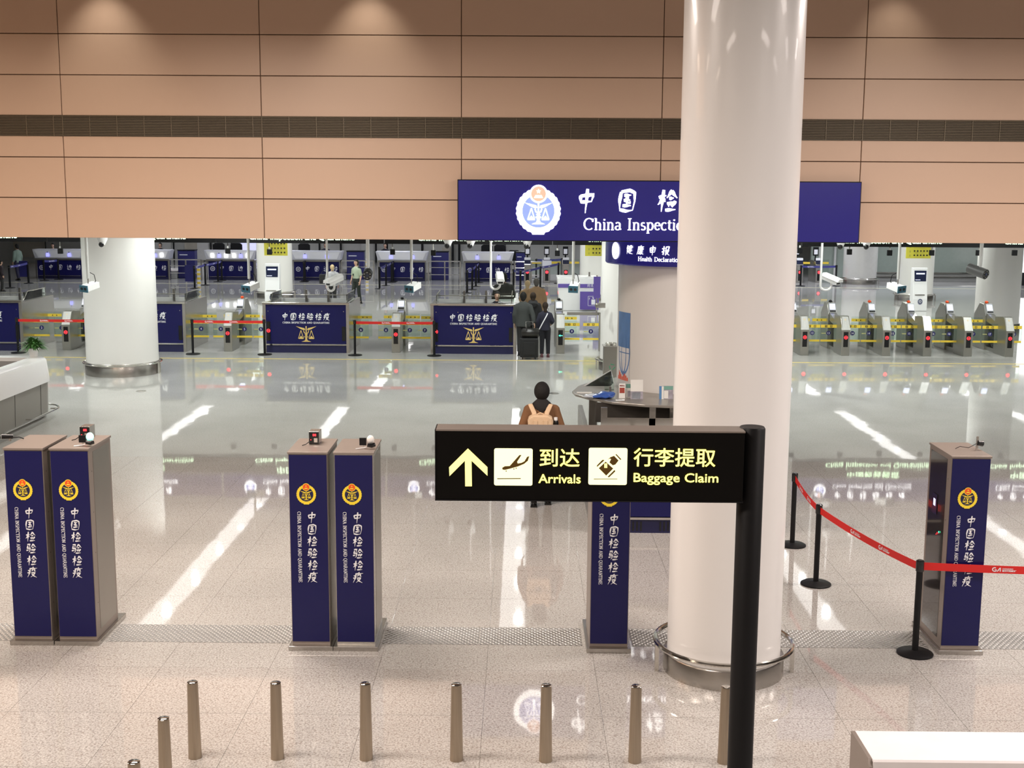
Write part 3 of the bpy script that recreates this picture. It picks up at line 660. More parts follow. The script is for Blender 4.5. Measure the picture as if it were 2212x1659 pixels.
def readout(t):
    m = MB(); m.box(-.05, .05, -.045, .10, .0, .125, STEEL); m.build('case', t, .003)
    m = MB(); m.box(-.047, .047, -.05, -.045, .004, .12, BLACKG); m.build('front', t)
    m = MB().on((0, -.052, 0)); txt(m, '88', -.012, .082, .022, GLOWR, .034, .02); m.disc(-.03, .045, .005, GLOWR, 10); m.poly([(.0, .02), (.034, .02), (.034, .062), (.0, .062)], CHROME); m.build('readout', t, label='red digits')
    m = MB(); m.tube([(-.03, -.05, .04), (-.045, -.09, .03), (-.07, -.11, .012), (-.10, -.13, .006)], .004, BLACKM, 6); m.build('cable', t)
def lamp(glow):
    def f(t):
        m = MB(); m.box(-.07, -.005, -.02, .0, .03, .10, BLACKM); m.box(-.04, -.03, -.015, -.003, 0, .05, CHROME); m.build('bracket', t)
        m = MB(); m.ell((.035, -.01, .085), .036, .034, .042, mat('lamp_globe_green', (.5, 1, .8), .3, em=(.35, 1, .8), es=1.4) if glow else mat('lamp_globe_white', (.85, .83, .8), .25), 20, 12); m.build('globe', t)
        m = MB(); m.tube([(.01, -.05, .04), (.05, -.05, .035), (.075, -.03, .04)], [.018, .022, .02], BLACKG, 10); m.build('camera_barrel', t)
        m = MB(); m.tube([(0, -.05, .02), (-.03, -.05, .012), (-.10, -.07, .006)], .005, WHITEL, 6); m.build('cable', t)
    return f
def tiny_cam(t):
    m = MB(); m.tube([(-.07, -.03, .05), (.02, .02, .04)], [.026, .022], BLACKG, 12); m.build('barrel', t)
    m = MB(); m.box(-.008, .008, -.008, .008, 0, .04, STEEL); m.tube([(.02, .02, .03), (.07, .05, .03), (.11, .06, .012)], .006, BLACKM, 6); m.build('bracket', t)
topdev('readout_box', 187, 940, 'small box with red digits standing behind the green lamp', 'readout box', readout, 11.78)
topdev('warning_lamp', 188, 962, 'green glowing warning lamp on the second cabinet from the left', 'warning lamp', lamp(True), 11.45)
topdev('readout_box', 680, 946, 'small black-fronted box with red digits on the middle pair of cabinets', 'readout box', readout, 11.62)
topdev('warning_lamp', 793, 968, 'unlit white globe lamp on the middle pair of cabinets', 'warning lamp', lamp(False), 11.42)
topdev('mini_camera', 22, 954, 'small black camera lying on top of the leftmost cabinet', 'camera', tiny_cam, 11.62)
t = thing('mini_camera', 'small black camera on an upright bracket on the right cabinet', 'camera', (4.37, 11.55, CT))
m = MB(); m.box(-.01, .01, -.006, .006, 0, .13, STEEL); m.build('bracket', t)
m = MB(); m.tube([(.0, -.01, .07), (.05, .0, .06)], [.024, .028], BLACKG, 12); m.build('barrel', t)
m = MB(); m.tube([(-.01, 0, .06), (-.08, .0, .02), (-.16, .01, .03), (-.2, .02, .006)], .003, BLACKM, 6); m.build('cable', t)
# ================================================================== bollards
prof = [(.052, 0), (.0505, .04), (.041, .595), (.037, .612), (.0001, .616)]
m = MB(); m.lathe(prof, mat('brushed_bollard_steel', (.42, .35, .27), .36, .9, vary=.15, nscale=4, stretch=(30, 30, .6)), 24); bm_ = m.mesh('bollard')
BO = [(-2.51, 8.94, 'leftmost steel bollard of the long row'), (-1.87, 8.94, 'second steel bollard from the left in the long row'), (-1.18, 8.94, 'third steel bollard from the left in the long row'),
      (-.48, 8.94, 'fourth steel bollard from the left, middle of the long row'), (.21, 8.94, 'fifth steel bollard from the left in the long row'), (.90, 8.94, 'sixth steel bollard, left of the big column'),
      (1.59, 8.94, 'seventh steel bollard, half hidden by the black sign pole'), (G(353, 1552, .612).x, G(353, 1552, .612).y, 'single steel bollard in front and left of the row'), (G(289, 1646, .612).x, G(289, 1646, .612).y, 'steel bollard cut off by the bottom edge of the picture')]
for x, y, lab in BO:
    o = bpy.data.objects.new('bollard', bm_); COL.objects.link(o); o.location = (x, y, 0); tag(o, lab, 'bollard', 'steel floor bollards')
    m = MB(); m.lathe([(.0001, 0), (.041, 0), (.036, .0035), (.0001, .005)], CHROME, 20); c = m.build('cap', o, loc=(0, 0, .6135))
# ================================================================== queue posts and belts
def qpost(name, loc, lab, group, h=.93, r=.03, br=.17):
    t = thing(name, lab, 'queue post', loc, 0, group)
    m = MB(); m.lathe([(br, 0), (br, .014), (br*.9, .024), (r*1.3, .036), (r, .04)], BLACKM, 32); m.build('base', t)
    m = MB(); m.lathe([(r, .03), (r, h-.11)], BLACKM, 20); m.build('pole', t)
    m = MB(); m.lathe([(r+.006, h-.11), (r+.008, h-.105), (r+.008, h-.01), (r*.9, h), (.0001, h)], BLACKG, 20); m.build('head', t)
    return t
def belt(t, a, b, z, hh, mt, sag=.02, prints=(), n=14, pm=WHITEP, tx=True):
    """belt from world xy a to b, child of post t standing at a"""
    a = Vector((a[0], a[1])); b = Vector((b[0], b[1])); d = b-a; L = d.length; e = d/L; nrm = Vector((e.y, -e.x))
    s0, s1 = .035, L-.035
    def pt(s, v):   # s along, v up from the centre line
        q = e*s; k = (s-s0)/(s1-s0); return Vector((q.x, q.y, z-4*sag*k*(1-k)+v))
    m = MB(); vs = []; fs = []
    for i in range(n+1):
        s = s0+(s1-s0)*i/n
        for (off, v) in ((-.001, -hh/2), (-.001, hh/2), (.001, hh/2), (.001, -hh/2)):
            p = pt(s, v); vs.append((p.x+nrm.x*off, p.y+nrm.y*off, p.z))
    for i in range(n):
        for k in range(4): fs.append((4*i+k, 4*i+(k+1) % 4, 4*i+4+(k+1) % 4, 4*i+4+k))
    m.add(vs, fs, mt); bo = m.build('belt', t)
    if prints:
        class PB(MB):
            def p2(s_, x, y, lift=0):
                p = pt(x, y); return Vector((p.x+nrm.x*.0035, p.y+nrm.y*.0035, p.z))
        m = PB()
        for s in prints:
            k = hh/.075
            m.ribbon([(s+q[0]*k, q[1]*k) for q in ar(.03, 0, .020, .018, 60, 300, 8)]+[(s+.045*k, -.016*k), (s+.045*k, -.002*k), (s+.03*k, -.002*k)], [.009*k]*12, pm)
            m.poly([(s+.05*k, -.019*k), (s+.075*k, .019*k), (s+.082*k, .019*k), (s+.062*k, -.019*k)], pm); m.poly([(s+.078*k, .019*k), (s+.086*k, .019*k), (s+.086*k, -.019*k), (s+.077*k, -.019*k)], pm)
            if tx:
                txt(m, 'CHONGQING', s+.10*k, .002*k, .013*k, pm, .10*k, .02)
                m.poly([(s+.10*k, -.006*k), (s+.23*k, -.006*k), (s+.23*k, -.003*k), (s+.10*k, -.003*k)], pm)
                txt(m, '重庆机场集团', s+.10*k, -.018*k, .009*k, pm, .12*k, .03)
            else:
                m.poly([(s+.10*k, .004*k), (s+.22*k, .004*k), (s+.22*k, .015*k), (s+.10*k, .015*k)], pm); m.poly([(s+.10*k, -.014*k), (s+.25*k, -.014*k), (s+.25*k, -.005*k), (s+.10*k, -.005*k)], pm)
        m.build('print', bo, label='white logo and lettering')
q1 = G(1711, 1178); q2 = G(1762, 1262); q3 = G(1976, 1412)
hz = .92
t1 = qpost('queue_post', (q1.x, q1.y, 0), 'black queue post half hidden behind the big white column', 'black posts of the red belt line'); belt(t1, q1.xy, q2.xy, .86, .075, REDB, .03, (.35, .85))
t2 = qpost('queue_post', (q2.x, q2.y, 0), 'black queue post in the middle of the red belt line', 'black posts of the red belt line'); belt(t2, q2.xy, q3.xy, .86, .075, REDB, .03, (.75, 1.35))
t3 = qpost('queue_post', (q3.x, q3.y, 0), 'black queue post in front of the right detector cabinet', 'black posts of the red belt line'); belt(t3, q3.xy, (6.1, 11.1), .87, .075, REDB, .015, (.66, 1.5))
t4 = qpost('queue_post', (6.1, 11.1, 0), 'black queue post beyond the right edge', 'black posts of the red belt line')
# ================================================================== luminous white-topped counter end, bottom right
t = thing('baggage_belt_end', 'white-topped metal cabinet in the bottom right corner', 'cabinet', (2.05, 6.73, 0))
m = MB(); m.box(0, 3.2, .015, .40, 0, 1.085, mat('grey_cabinet_metal', (.22, .21, .19), .35, .4)); m.build('body', t, .004)
m = MB(); m.prism([(0, 1.085), (0, 1.05), (-.012, 1.05), (-.012, 1.09), (.0, 1.10), (.385, 1.10), (.385, 1.085)], .012, 3.2, 'x', mat('white_top_laminate', (.88, .84, .84), .4)); 
m.build('top', t)
m = MB(); m.prism([(-.012, 0), (.39, 0), (.39, 1.098), (.02, 1.098), (-.012, 1.055)], -.012, .012, 'x', TAUPE); m.build('end_panel', t, .002)
# ================================================================== reception counter on the left
t = thing('reception_counter', 'white-topped reception counter with grey panels and steel foot rail at the left edge', 'counter', (0, 0, 0))
def path(off, n=8, r=.45):     # L-shaped line: north along x = -9.1, round the corner, west along y = 23.6 ; off > 0 is inward
    R_ = max(.02, r-off); cx, cy = -9.1-r, 23.63-r
    P = [(-9.1-off, 15.5)]+[(cx+R_*math.cos(a), cy+R_*math.sin(a)) for a in [pi/2*i/n for i in range(n+1)]]+[(-16, 23.63-off)]
    return P
def sweep(m, prof, mt, r=.45, sm=True, n=8):    # prof: list of (off, z), closed
    K = len(prof); paths = [path(o, n, r) for o, z in prof]; N_ = len(paths[0])
    vs = [(paths[j][i][0], paths[j][i][1], prof[j][1]) for i in range(N_) for j in range(K)]
    fs = [(i*K+j, i*K+(j+1) % K, (i+1)*K+(j+1) % K, (i+1)*K+j) for i in range(N_-1) for j in range(K)]
    fs += [tuple(range(K-1, -1, -1)), tuple((N_-1)*K+j for j in range(K))]
    m.add(vs, fs, mt, sm)
m = MB(); sweep(m, [(-.03, .70), (.0, .70), (.36, 1.08), (.36, 1.15), (.10, 1.155), (.04, 1.14), (.015, 1.10)], WHITEL); m.build('worktop', t)
m = MB(); sweep(m, [(.03, .06), (.12, .06), (.12, .72), (.01, .72)], mat('grey_counter_panel', (.25, .235, .21), .35, .3, vary=.03)); m.build('front_panel', t)
m = MB(); sweep(m, [(.10, 0), (.2, 0), (.2, .08), (.10, .08)], STEELD); m.build('plinth', t)
m = MB(); P = [(x, y, .17) for x, y in path(-.16)]; m.tube(P, .018, CHROME, 8); m.build('foot_rail', t)
for y in (17.5, 18.9, 20.3, 21.7, 22.9):
    m = MB(); m.prism([(-9.14, .08), (-9.126, .08), (-9.106, .70), (-9.12, .70)], y-.004, y+.004, 'y', DIM); m.build('panel_joint', t)
    m = MB(); m.box(-9.10, -8.94, y-.01+.4, y+.01+.4, .15, .17, CHROME); m.build('rail_bracket', t)
m = MB(); m.box(-16, -9.75, 15.5, 22.9, .70, .74, mat('inner_desk', (.20, .19, .17), .5)); m.build('inner_desk', t)
t = thing('desk_monitor', 'dark monitor standing inside the reception counter', 'monitor', (-10.35, 22.3, .74))
m = MB(); m.box(-.22, .22, -.02, .02, .10, .38, BLACKM); m.build('screen', t, .004); m = MB(); m.box(-.02, .02, -.01, .03, 0, .12, BLACKM); m.box(-.1, .1, -.06, .06, 0, .01, BLACKM); m.build('stand', t)
# plant
pp = G(85, 768, 1.15)
pp = Vector((-9.42, 23.42, 1.15))
PL = 1.35
t = thing('potted_plant', 'bushy green plant in a white pot on the reception counter corner', 'plant', pp)
m = MB(); m.lathe([(.055, 0), (.075, .12), (.078, .125), (.070, .125), (.066, .10)], WHITEL, 20); m.build('pot', t)
m = MB(); m.lathe([(.0001, .10), (.066, .10)], DIM, 16); m.build('soil', t)
GREEN = mat('leaf_green', (.05, .16, .03), .45, vary=.4, nscale=30)
m = MB()
for k in range(300):
    a = random.uniform(0, 2*pi); el = random.uniform(.05, 1.3); L = random.uniform(.14, .27)
    d = Vector((math.cos(a)*math.cos(el), math.sin(a)*math.cos(el), math.sin(el))); s = d.cross(Vector((0, 0, 1))).normalized()
    p0 = Vector((0, 0, .11)); w = random.uniform(.010, .020); p1 = p0+d*L*.6+Vector((0, 0, .02)); p2_ = p0+d*L-Vector((0, 0, L*.25))
    q0 = p0+d*L*.25
    m.add([q0, p1-s*w, p1+s*w, p2_], [(0, 1, 3, 2)], GREEN)
o = m.build('foliage', t); o['kind'] = 'stuff'
t.scale = (PL, PL, PL)
# ================================================================== health kiosk
t = thing('health_kiosk', 'curved steel health kiosk counter with navy front panel round the broad column', 'counter', (0, 0, 0))
tip = Vector((.86, 20.25))
outl = [(.86, 20.35), (.90, 20.05), (1.10, 19.70), (1.45, 19.30), (1.95, 19.06), (2.55, 18.95), (3.2, 19.05), (3.75, 19.35), (4.0, 19.9), (4.0, 21.0), (3.6, 21.9), (2.8, 22.3), (2.0, 22.2), (1.4, 21.65), (1.0, 20.95)]
CTOP = mat('kiosk_counter_top', (.36, .34, .31), .3, .5, vary=.04)
m = MB(); m.prism(outl, 1.01, 1.05, 'z', CTOP); m.build('round_top', t, .006)
for (x, y) in ((1.15, 19.85), (1.3, 21.2), (3.6, 19.6), (2.4, 19.25), (3.4, 21.6)): m = MB(); m.box(x-.035, x+.035, y-.035, y+.035, 0, 1.01, STEELD); m.build('leg', t)
for k, (x0, x1) in enumerate(((1.36, 2.02), (2.12, 2.9))):
    m = MB(); m.box(x0, x1, 19.00, 19.03, .835, .85, CHROME); m.build('cross_rail', t)
    m = MB(); m.box(x0-.10, x0, 19.0, 19.05, .84, 1.01, STEEL); m.on((0, 18.995, 0))
    for q in (.87, .97):
        for s in (.02, .08): m.disc(x0-.10+s, q, .007, CHROME, 8)
    m.build('upright', t)
    m = MB(); m.box(x0-.10, x1+.1, 19.03, 19.05, .70, .84, STEEL); m.build('apron_panel', t)
m = MB(); m.box(1.2, 3.3, 19.45, 19.48, .69, 1.01, mat('kiosk_back_panel', (.10, .09, .08), .25, .5, vary=.3, nscale=3)); m.build('back_panel', t)
m = MB(); m.box(1.0, 3.2, 17.6, 19.03, .66, .69, STEELD); m.build('low_shelf', t)
m = MB(); m.box(.915, .985, 15.42, 19.4, 0, .98, STEELD); m.box(.985, 3.2, 15.42, 15.46, 0, .98, STEELD); m.build('desk_shell', t, .004)
m = MB(); m.box(.90, 3.22, 15.33, 15.85, .98, 1.02, CTOP); m.build('desk_top', t, .004)
m = MB(); m.box(.99, 3.19, 15.385, 15.42, .22, .97, NAVY); m.build('front_panel', t)
m = MB(); m.box(.97, 3.2, 15.36, 15.40, .185, .215, CHROME); m.build('silver_strip', t)
m = MB(); m.box(.97, 3.2, 15.40, 15.42, 0, .185, NAVYM)
for k in range(43):
    x = 1.0+k*.05
    if k % 16 < 12: m.box(x, x+.022, 15.395, 15.40, .03, .15, BLACKG)
m.build('vent_plinth', t)
m = MB().on((0, 15.38, 0)); scales(m, 2.18, .55, .62, GOLD); m.build('lettering', t, label='gold winged staff and scales')
# things on the kiosk counter
KZ = 1.05
def onk(u, v): p = G(u, v, KZ); return p
t = thing('glass_screen', 'tilted steel-edged glass guard on the kiosk counter tip', 'screen', onk(1262, 834))
e1 = onk(1262, 834); 
def rel(u, v, y): p = Y(u, v, y); return (p.x-e1.x, p.y-e1.y, p.z-e1.z)
A = (0, 0, 0); B = rel(1320, 800, e1.y+.5); C = rel(1326, 826, e1.y-.1)
m = MB(); m.tube([A, B, C], .010, WHITEL, 8); m.build('edge_rail', t)
m = MB(); v = [Vector(A), Vector(B), Vector(C), Vector((C[0]-.05, C[1]+.1, 0))]; n_ = Vector((0, .006, 0)); m.hexa([*v, *[q+n_ for q in v]], GLASS); m.build('pane', t)
def leaflet(u, v, w, h, lab, c1, c2, nm='brochure_stand', tilt=.12):
    p = onk(u, v); t = thing(nm, lab, 'brochure', p)
    m = MB(); m.hexa([(0, 0, 0), (w, 0, 0), (w, .02, 0), (0, .02, 0), (0, tilt*h, h), (w, tilt*h, h), (w, tilt*h+.02, h), (0, tilt*h+.02, h)], c1); m.build('board', t)
    m = MB().on((0, -.002, 0), (1, 0, 0), (0, tilt, 1)); 
    for (a, b, c, d, mm) in c2: m.poly([(a*w, b*h), (c*w, b*h), (c*w, d*h), (a*w, d*h)], mm, .002)
    m.build('print', t); return t, m
LB = mat('leaflet_blue', (.10, .25, .50), .4); LG = mat('leaflet_green', (.18, .38, .32), .4); LR = mat('leaflet_red', (.35, .05, .03), .5); LP = mat('leaflet_photo', (.35, .33, .38), .4, vary=.6, nscale=18)
LK = mat('leaflet_white', (.8, .8, .76), .4)
t, m = leaflet(1337, 860, .10, .235, 'white card with dark red block standing on the kiosk counter', LK, [(.1, .35, .9, .72, LR)])
m = MB().on((0, -.002, 0), (1, 0, 0), (0, .12, 1)); txt(m, 'MERS', .012, .19, .022, mat('dark_red_ink', (.25, .02, .02), .5), .076, .02, .003); m.build('lettering', t, label='dark red MERS heading')
leaflet(1352, 859, .09, .225, 'green and white leaflet standing behind the red-block card', LK, [(0, .7, 1, 1, LG), (.3, .05, .9, .5, LP)])
leaflet(1362, 862, .20, .31, 'large pale leaflet holder standing on the kiosk counter', LK, [(0, 0, 1, .4, LP), (.1, .02, .8, .35, mat('leaflet_pale_blue', (.55, .62, .70), .4))])
leaflet(1424, 862, .075, .205, 'narrow blue leaflet beside the big column', LB, [(.5, 0, .95, 1, LK)])
leaflet(1433, 862, .155, .21, 'leaflet with green header and portrait beside the big column', LP, [(0, .72, 1, 1, LG), (.05, .05, .5, .65, LK)])
t = thing('blue_bag', 'crumpled blue and white plastic pack lying on the kiosk counter', 'bag', onk(1302, 860))
m = MB(); 
for (x, y, z, a, b, c, mm) in ((0, 0, .035, .20, .14, .035, mat('blue_plastic', (.04, .11, .42), .25)), (.05, .05, .06, .15, .1, .04, MATS['blue_plastic']), (-.20, .02, .03, .11, .12, .03, mat('white_blue_plastic', (.6, .66, .8), .3, vary=.4, nscale=20))):
    m.ell((x, y, z), a, b, c, mm, 18, 10)
for i, q in enumerate(m.v): m.v[i] = (q[0]+.012*math.sin(30*q[1]), q[1]+.012*math.sin(37*q[0]), max(0.001, q[2]+.010*math.sin(41*q[0]+23*q[1])))
m.build('pack', t)
t = thing('paper_slip', 'long white paper slip sticking out from the blue pack', 'paper', onk(1246, 849)); m = MB(); m.box(0, .25, 0, .06, 0, .012, LK); m.build('sheets', t)
t = thing('pen', 'silver pen lying at the front edge of the kiosk counter', 'pen', onk(1330, 866)); m = MB(); m.tube([(0, 0, .008), (.15, .04, .008)], .007, CHROME, 8); m.build('barrel', t); m = MB(); m.tube([(.15, .04, .008), (.165, .044, .008)], [.006, .002], BLACKM, 8); m.build('tip', t)
t = thing('microphone_post', 'short grey post standing behind the blue pack', 'post', onk(1318, 850)); m = MB(); m.box(-.018, .018, -.018, .018, 0, .12, STEELD); m.build('post', t); m = MB(); m.box(-.05, .05, -.05, .05, 0, .008, STEELD); m.build('foot', t)
t = thing('acrylic_holder', 'clear acrylic form holder behind the blue pack', 'holder', onk(1306, 842)); m = MB(); m.box(0, .16, .02, .03, 0, .23, GLASS); m.build('back', t); m = MB(); m.box(0, .16, -.03, .02, 0, .01, GLASS); m.build('foot', t)
for k, (u0, lab) in enumerate(((1278, 'fan of white forms at the left end of the low kiosk shelf'), (1374, 'fan of white forms in the middle of the low kiosk shelf'), (1441, 'white forms at the right end of the low kiosk shelf'))):
    p = G(u0, 921, .53+.19) ; p = Vector((Y(u0, 921, 18.9).x, 18.74, .691)); t = thing('form_stack', lab, 'papers', p)
    m = MB()
    for j in range(4): m.box(j*.13, j*.13+.24, j*.01, j*.01+.22, .001+.004*j, .004+.004*j, LK)
    m.build('sheets', t)
t = thing('litter_bin', 'square steel litter bin with green recycling mark behind the kiosk', 'bin', (2.05, 27.9, 0))
m = MB(); m.box(-.17, .17, -.17, .17, 0, .88, STEELD); m.build('body', t, .006)
m = MB(); m.box(-.19, .19, -.19, .19, .88, .90, STEEL); m.lathe([(.12, .90), (.14, .95), (.13, .95), (.11, .91)], CHROME, 24); m.build('ashtray_top', t)
m = MB().on((0, -.173, 0)); GR = mat('green_mark', (.05, .35, .18), .5)
for k in range(3):
    a = pi/2+k*2*pi/3; m.ribbon([(.07*math.cos(a+.5)+.02, .42+.07*math.sin(a+.5)), (.07*math.cos(a-.9)+.02, .42+.07*math.sin(a-.9))], [.02, .014], GR)
m.build('recycling_mark', t, label='green recycling mark')
t = thing('wall_camera', 'grey pan camera on a bracket on the column by gate nine', 'camera', (2.0, 30.0, 1.95))
p = Y(1290, 660, 29.7); t.location = (p.x, 29.7, p.z)
m = MB(); m.ell((0, 0, 0), .055, .055, .065, STEELD, 16, 10); m.build('head', t); m = MB(); m.box(-.02, .2, .03, .07, -.06, .06, STEEL); m.build('bracket', t)
# ================================================================== inspection booths and gates
def leafparts(m_glass, x0, x1, y):
    m_glass.box(x0, x1, y-.006, y+.006, .27, .84, GLASS)
ICON = mat('black_icon', (.03, .025, .01), .5)
def leaf(t, x0, x1, y, num, flip=1):
    m = MB(); leafparts(m, x0, x1, y); lf = m.build('gate_leaf', t)
    y2 = y-.012
    m = MB().on((0, y2, 0)); lo, hi = min(x0, x1), max(x0, x1)
    m.poly([(lo, .70), (hi, .70), (hi, .785), (lo, .785)], YELLOW); m.poly([(lo, .315), (hi, .315), (hi, .37), (lo, .37)], YELLOW)
    m.poly([(lo+.02, .535), (lo+.14, .535), (lo+.14, .56), (lo+.02, .56)], mat('faded_yellow', (.5, .48, .2), .5))
    w = hi-lo
    for q in (.33, .66):
        x = lo+w*q; m.poly([(x-.03, .712), (x+.03, .712), (x+.03, .772), (x-.03, .772)], ICON, .003)
        m.poly([(x-.008, .72), (x+.008, .72), (x+.008, .764), (x-.008, .764)], YELLOW, .005)
        if q > .5: m.poly([(x-.024, .735), (x+.024, .735), (x+.024, .748), (x-.024, .748)], YELLOW, .006)
    m.build('yellow_tape', lf)
    m = MB().on((0, y2-.004, 0)); cx = lo+w*.5; m.disc(cx, .553, .062, mat('navy_disc', (.015, .015, .12), .4), 24)
    s = str(num); ww = .035 if len(s) == 1 else .062; txt(m, s, cx-ww/2, .524, .058, WHITEP, ww, .012, .004)
    m.build('number_disc', lf, label='navy disc numbered %s' % s)
def rearleaf(t, x0, x1, y):
    m = MB(); m.box(x0, x1, y-.006, y+.006, .25, .90, GLASS); lf = m.build('rear_gate_leaf', t)
    m = MB().on((0, y-.012, 0)); m.poly([(x0, .76), (x1, .76), (x1, .84), (x0, .84)], YELLOW)
    for q in (.35, .65):
        x = x0+(x1-x0)*q; m.poly([(x-.02, .78), (x+.02, .78), (x, .825)], ICON, .003)
    m.build('yellow_tape', lf)
def stopsign(t, x, z, y, kind='stop'):
    m = MB().on((0, y, 0))
    if kind == 'stop':
        m.annulus(x, z, .036, .048, GLOWR, 24); m.poly([(x-.042, z-.008), (x+.042, z-.008), (x+.042, z+.008), (x-.042, z+.008)], GLOWR)
    elif kind == 'arrow':
        m.ribbon(ar(x, z, .045, .045, -75, 75, 8), [.010]*11, GLOWR); m.poly([(x-.05, z-.008), (x+.01, z-.008), (x+.01, z+.008), (x-.05, z+.008)], GLOWR); m.poly([(x, z-.022), (x+.034, z), (x, z+.022)], GLOWR)
    else:
        m.poly([(x-.01, z-.008), (x+.055, z-.008), (x+.055, z+.008), (x-.01, z+.008)], GLOWGR); m.poly([(x-.05, z), (x-.008, z-.028), (x-.008, z+.028)], GLOWGR)
    return m.build('status_light', t, label={'stop': 'glowing red no-entry light', 'arrow': 'glowing red arrow', 'go': 'glowing green arrow'}[kind])
def gate(x, lab, left=None, right=None, kind='stop', y0=33.15, red=True):
    t = thing('entry_gate', lab, 'gate', (x, 0, 0), 0, 'steel entry gates')
    y = y0; h = .115
    m = MB(); m.prism([(y, 0), (y, .70), (y+.20, 1.05), (y+.30, 1.07), (y+.85, 1.02), (y+.85, .0)], -h, h, 'x', GATEM); m.build('front_cabinet', t, .008)
    m = MB(); m.prism([(y+.85, .72), (y+.85, .86), (y+1.55, 1.05), (y+1.55, .82)], -h*.8, h*.8, 'x', GATEM); m.build('link_beam', t)
    m = MB(); m.box(-h*.5, h*.5, y+.85, y+1.6, 0, .10, GATEM); m.box(-h*.12, h*.12, y+.85, y+1.55, .10, .74, GLASS); m.build('glass_side', t)
    m = MB(); m.prism([(y+1.55, 0), (y+1.55, .98), (y+1.75, 1.28), (y+2.05, 1.30), (y+2.45, .95), (y+2.45, 0)], -h, h, 'x', GATEM); m.build('rear_cabinet', t, .01)
    m = MB().on((0, y+1.60, .0), (1, 0, 0), (0, .55, .83)); 
    k0, k1 = 1.30, 1.50
    o = Vector((0, y+1.50, 1.0)); m.pl = (o, Vector((1, 0, 0)), Vector((0, .52, .85)))
    m.hexa([(-.10, y+1.50, 1.03), (.10, y+1.50, 1.03), (.10, y+1.56, 1.0), (-.10, y+1.56, 1.0), (-.09, y+1.66, 1.30), (.09, y+1.66, 1.30), (.09, y+1.74, 1.27), (-.09, y+1.74, 1.27)], mat('grey_reader_plastic', (.42, .42, .42), .4)); r = m.build('reader', t)
    m = MB(); m.pl = (Vector((0, y+1.495, 1.03)), Vector((1, 0, 0)), Vector((0, .51, .86))); m.poly([(-.075, .10), (.075, .10), (.075, .27), (-.075, .27)], SCREEN, .006); m.poly([(-.06, .16), (.06, .16), (.06, .18), (-.06, .18)], SCREENB, .010)
    m.poly([(-.085, .03), (.085, .03), (.085, .07), (-.085, .07)], BLACKM, .006); m.build('display', r, label='small lit display')
    m = MB(); m.ell((.0, y+1.85, 1.325), .05, .06, .04, REDP if red else BLACKM, 12, 8); m.lathe([(.02, 0), (.02, .03)], CHROME, 10, (.05, y+1.85, 1.29)); m.build('beacon', t)
    m = MB(); m.pl = (Vector((0, y-.002, .70)), Vector((1, 0, 0)), Vector((0, .496, .868))); m.poly([(-.10, .005), (.10, .005), (.085, .40), (-.085, .40)], mat('white_plate', (.62, .62, .60), .25, .3), .004)
    m.annulus(0, .31, .014, .022, GOLD, 16, .007); 
    for k in range(5): m.poly([(-.007, .22-.035*k), (.007, .22-.035*k), (.007, .238-.035*k), (-.007, .238-.035*k)], GREYW, .007)
    m.build('face_plate', t, label='pale slanted plate with small gold mark')
    m = MB(); m.box(-.062, .062, y-.006, y+.002, .24, .65, BLACKG); ind = m.build('indicator_panel', t)
    stopsign(ind, 0, .50, y-.010, kind)
    if left is not None: leaf(t, -h-.43, -h, y+.6, left); rearleaf(t, -h-.40, -h, y+1.75)
    if right is not None: leaf(t, h, h+.43, y+.6, right); rearleaf(t, h, h+.40, y+1.75)
    return t
PO = mat('pale_office_grey', (.55, .55, .53), .4)
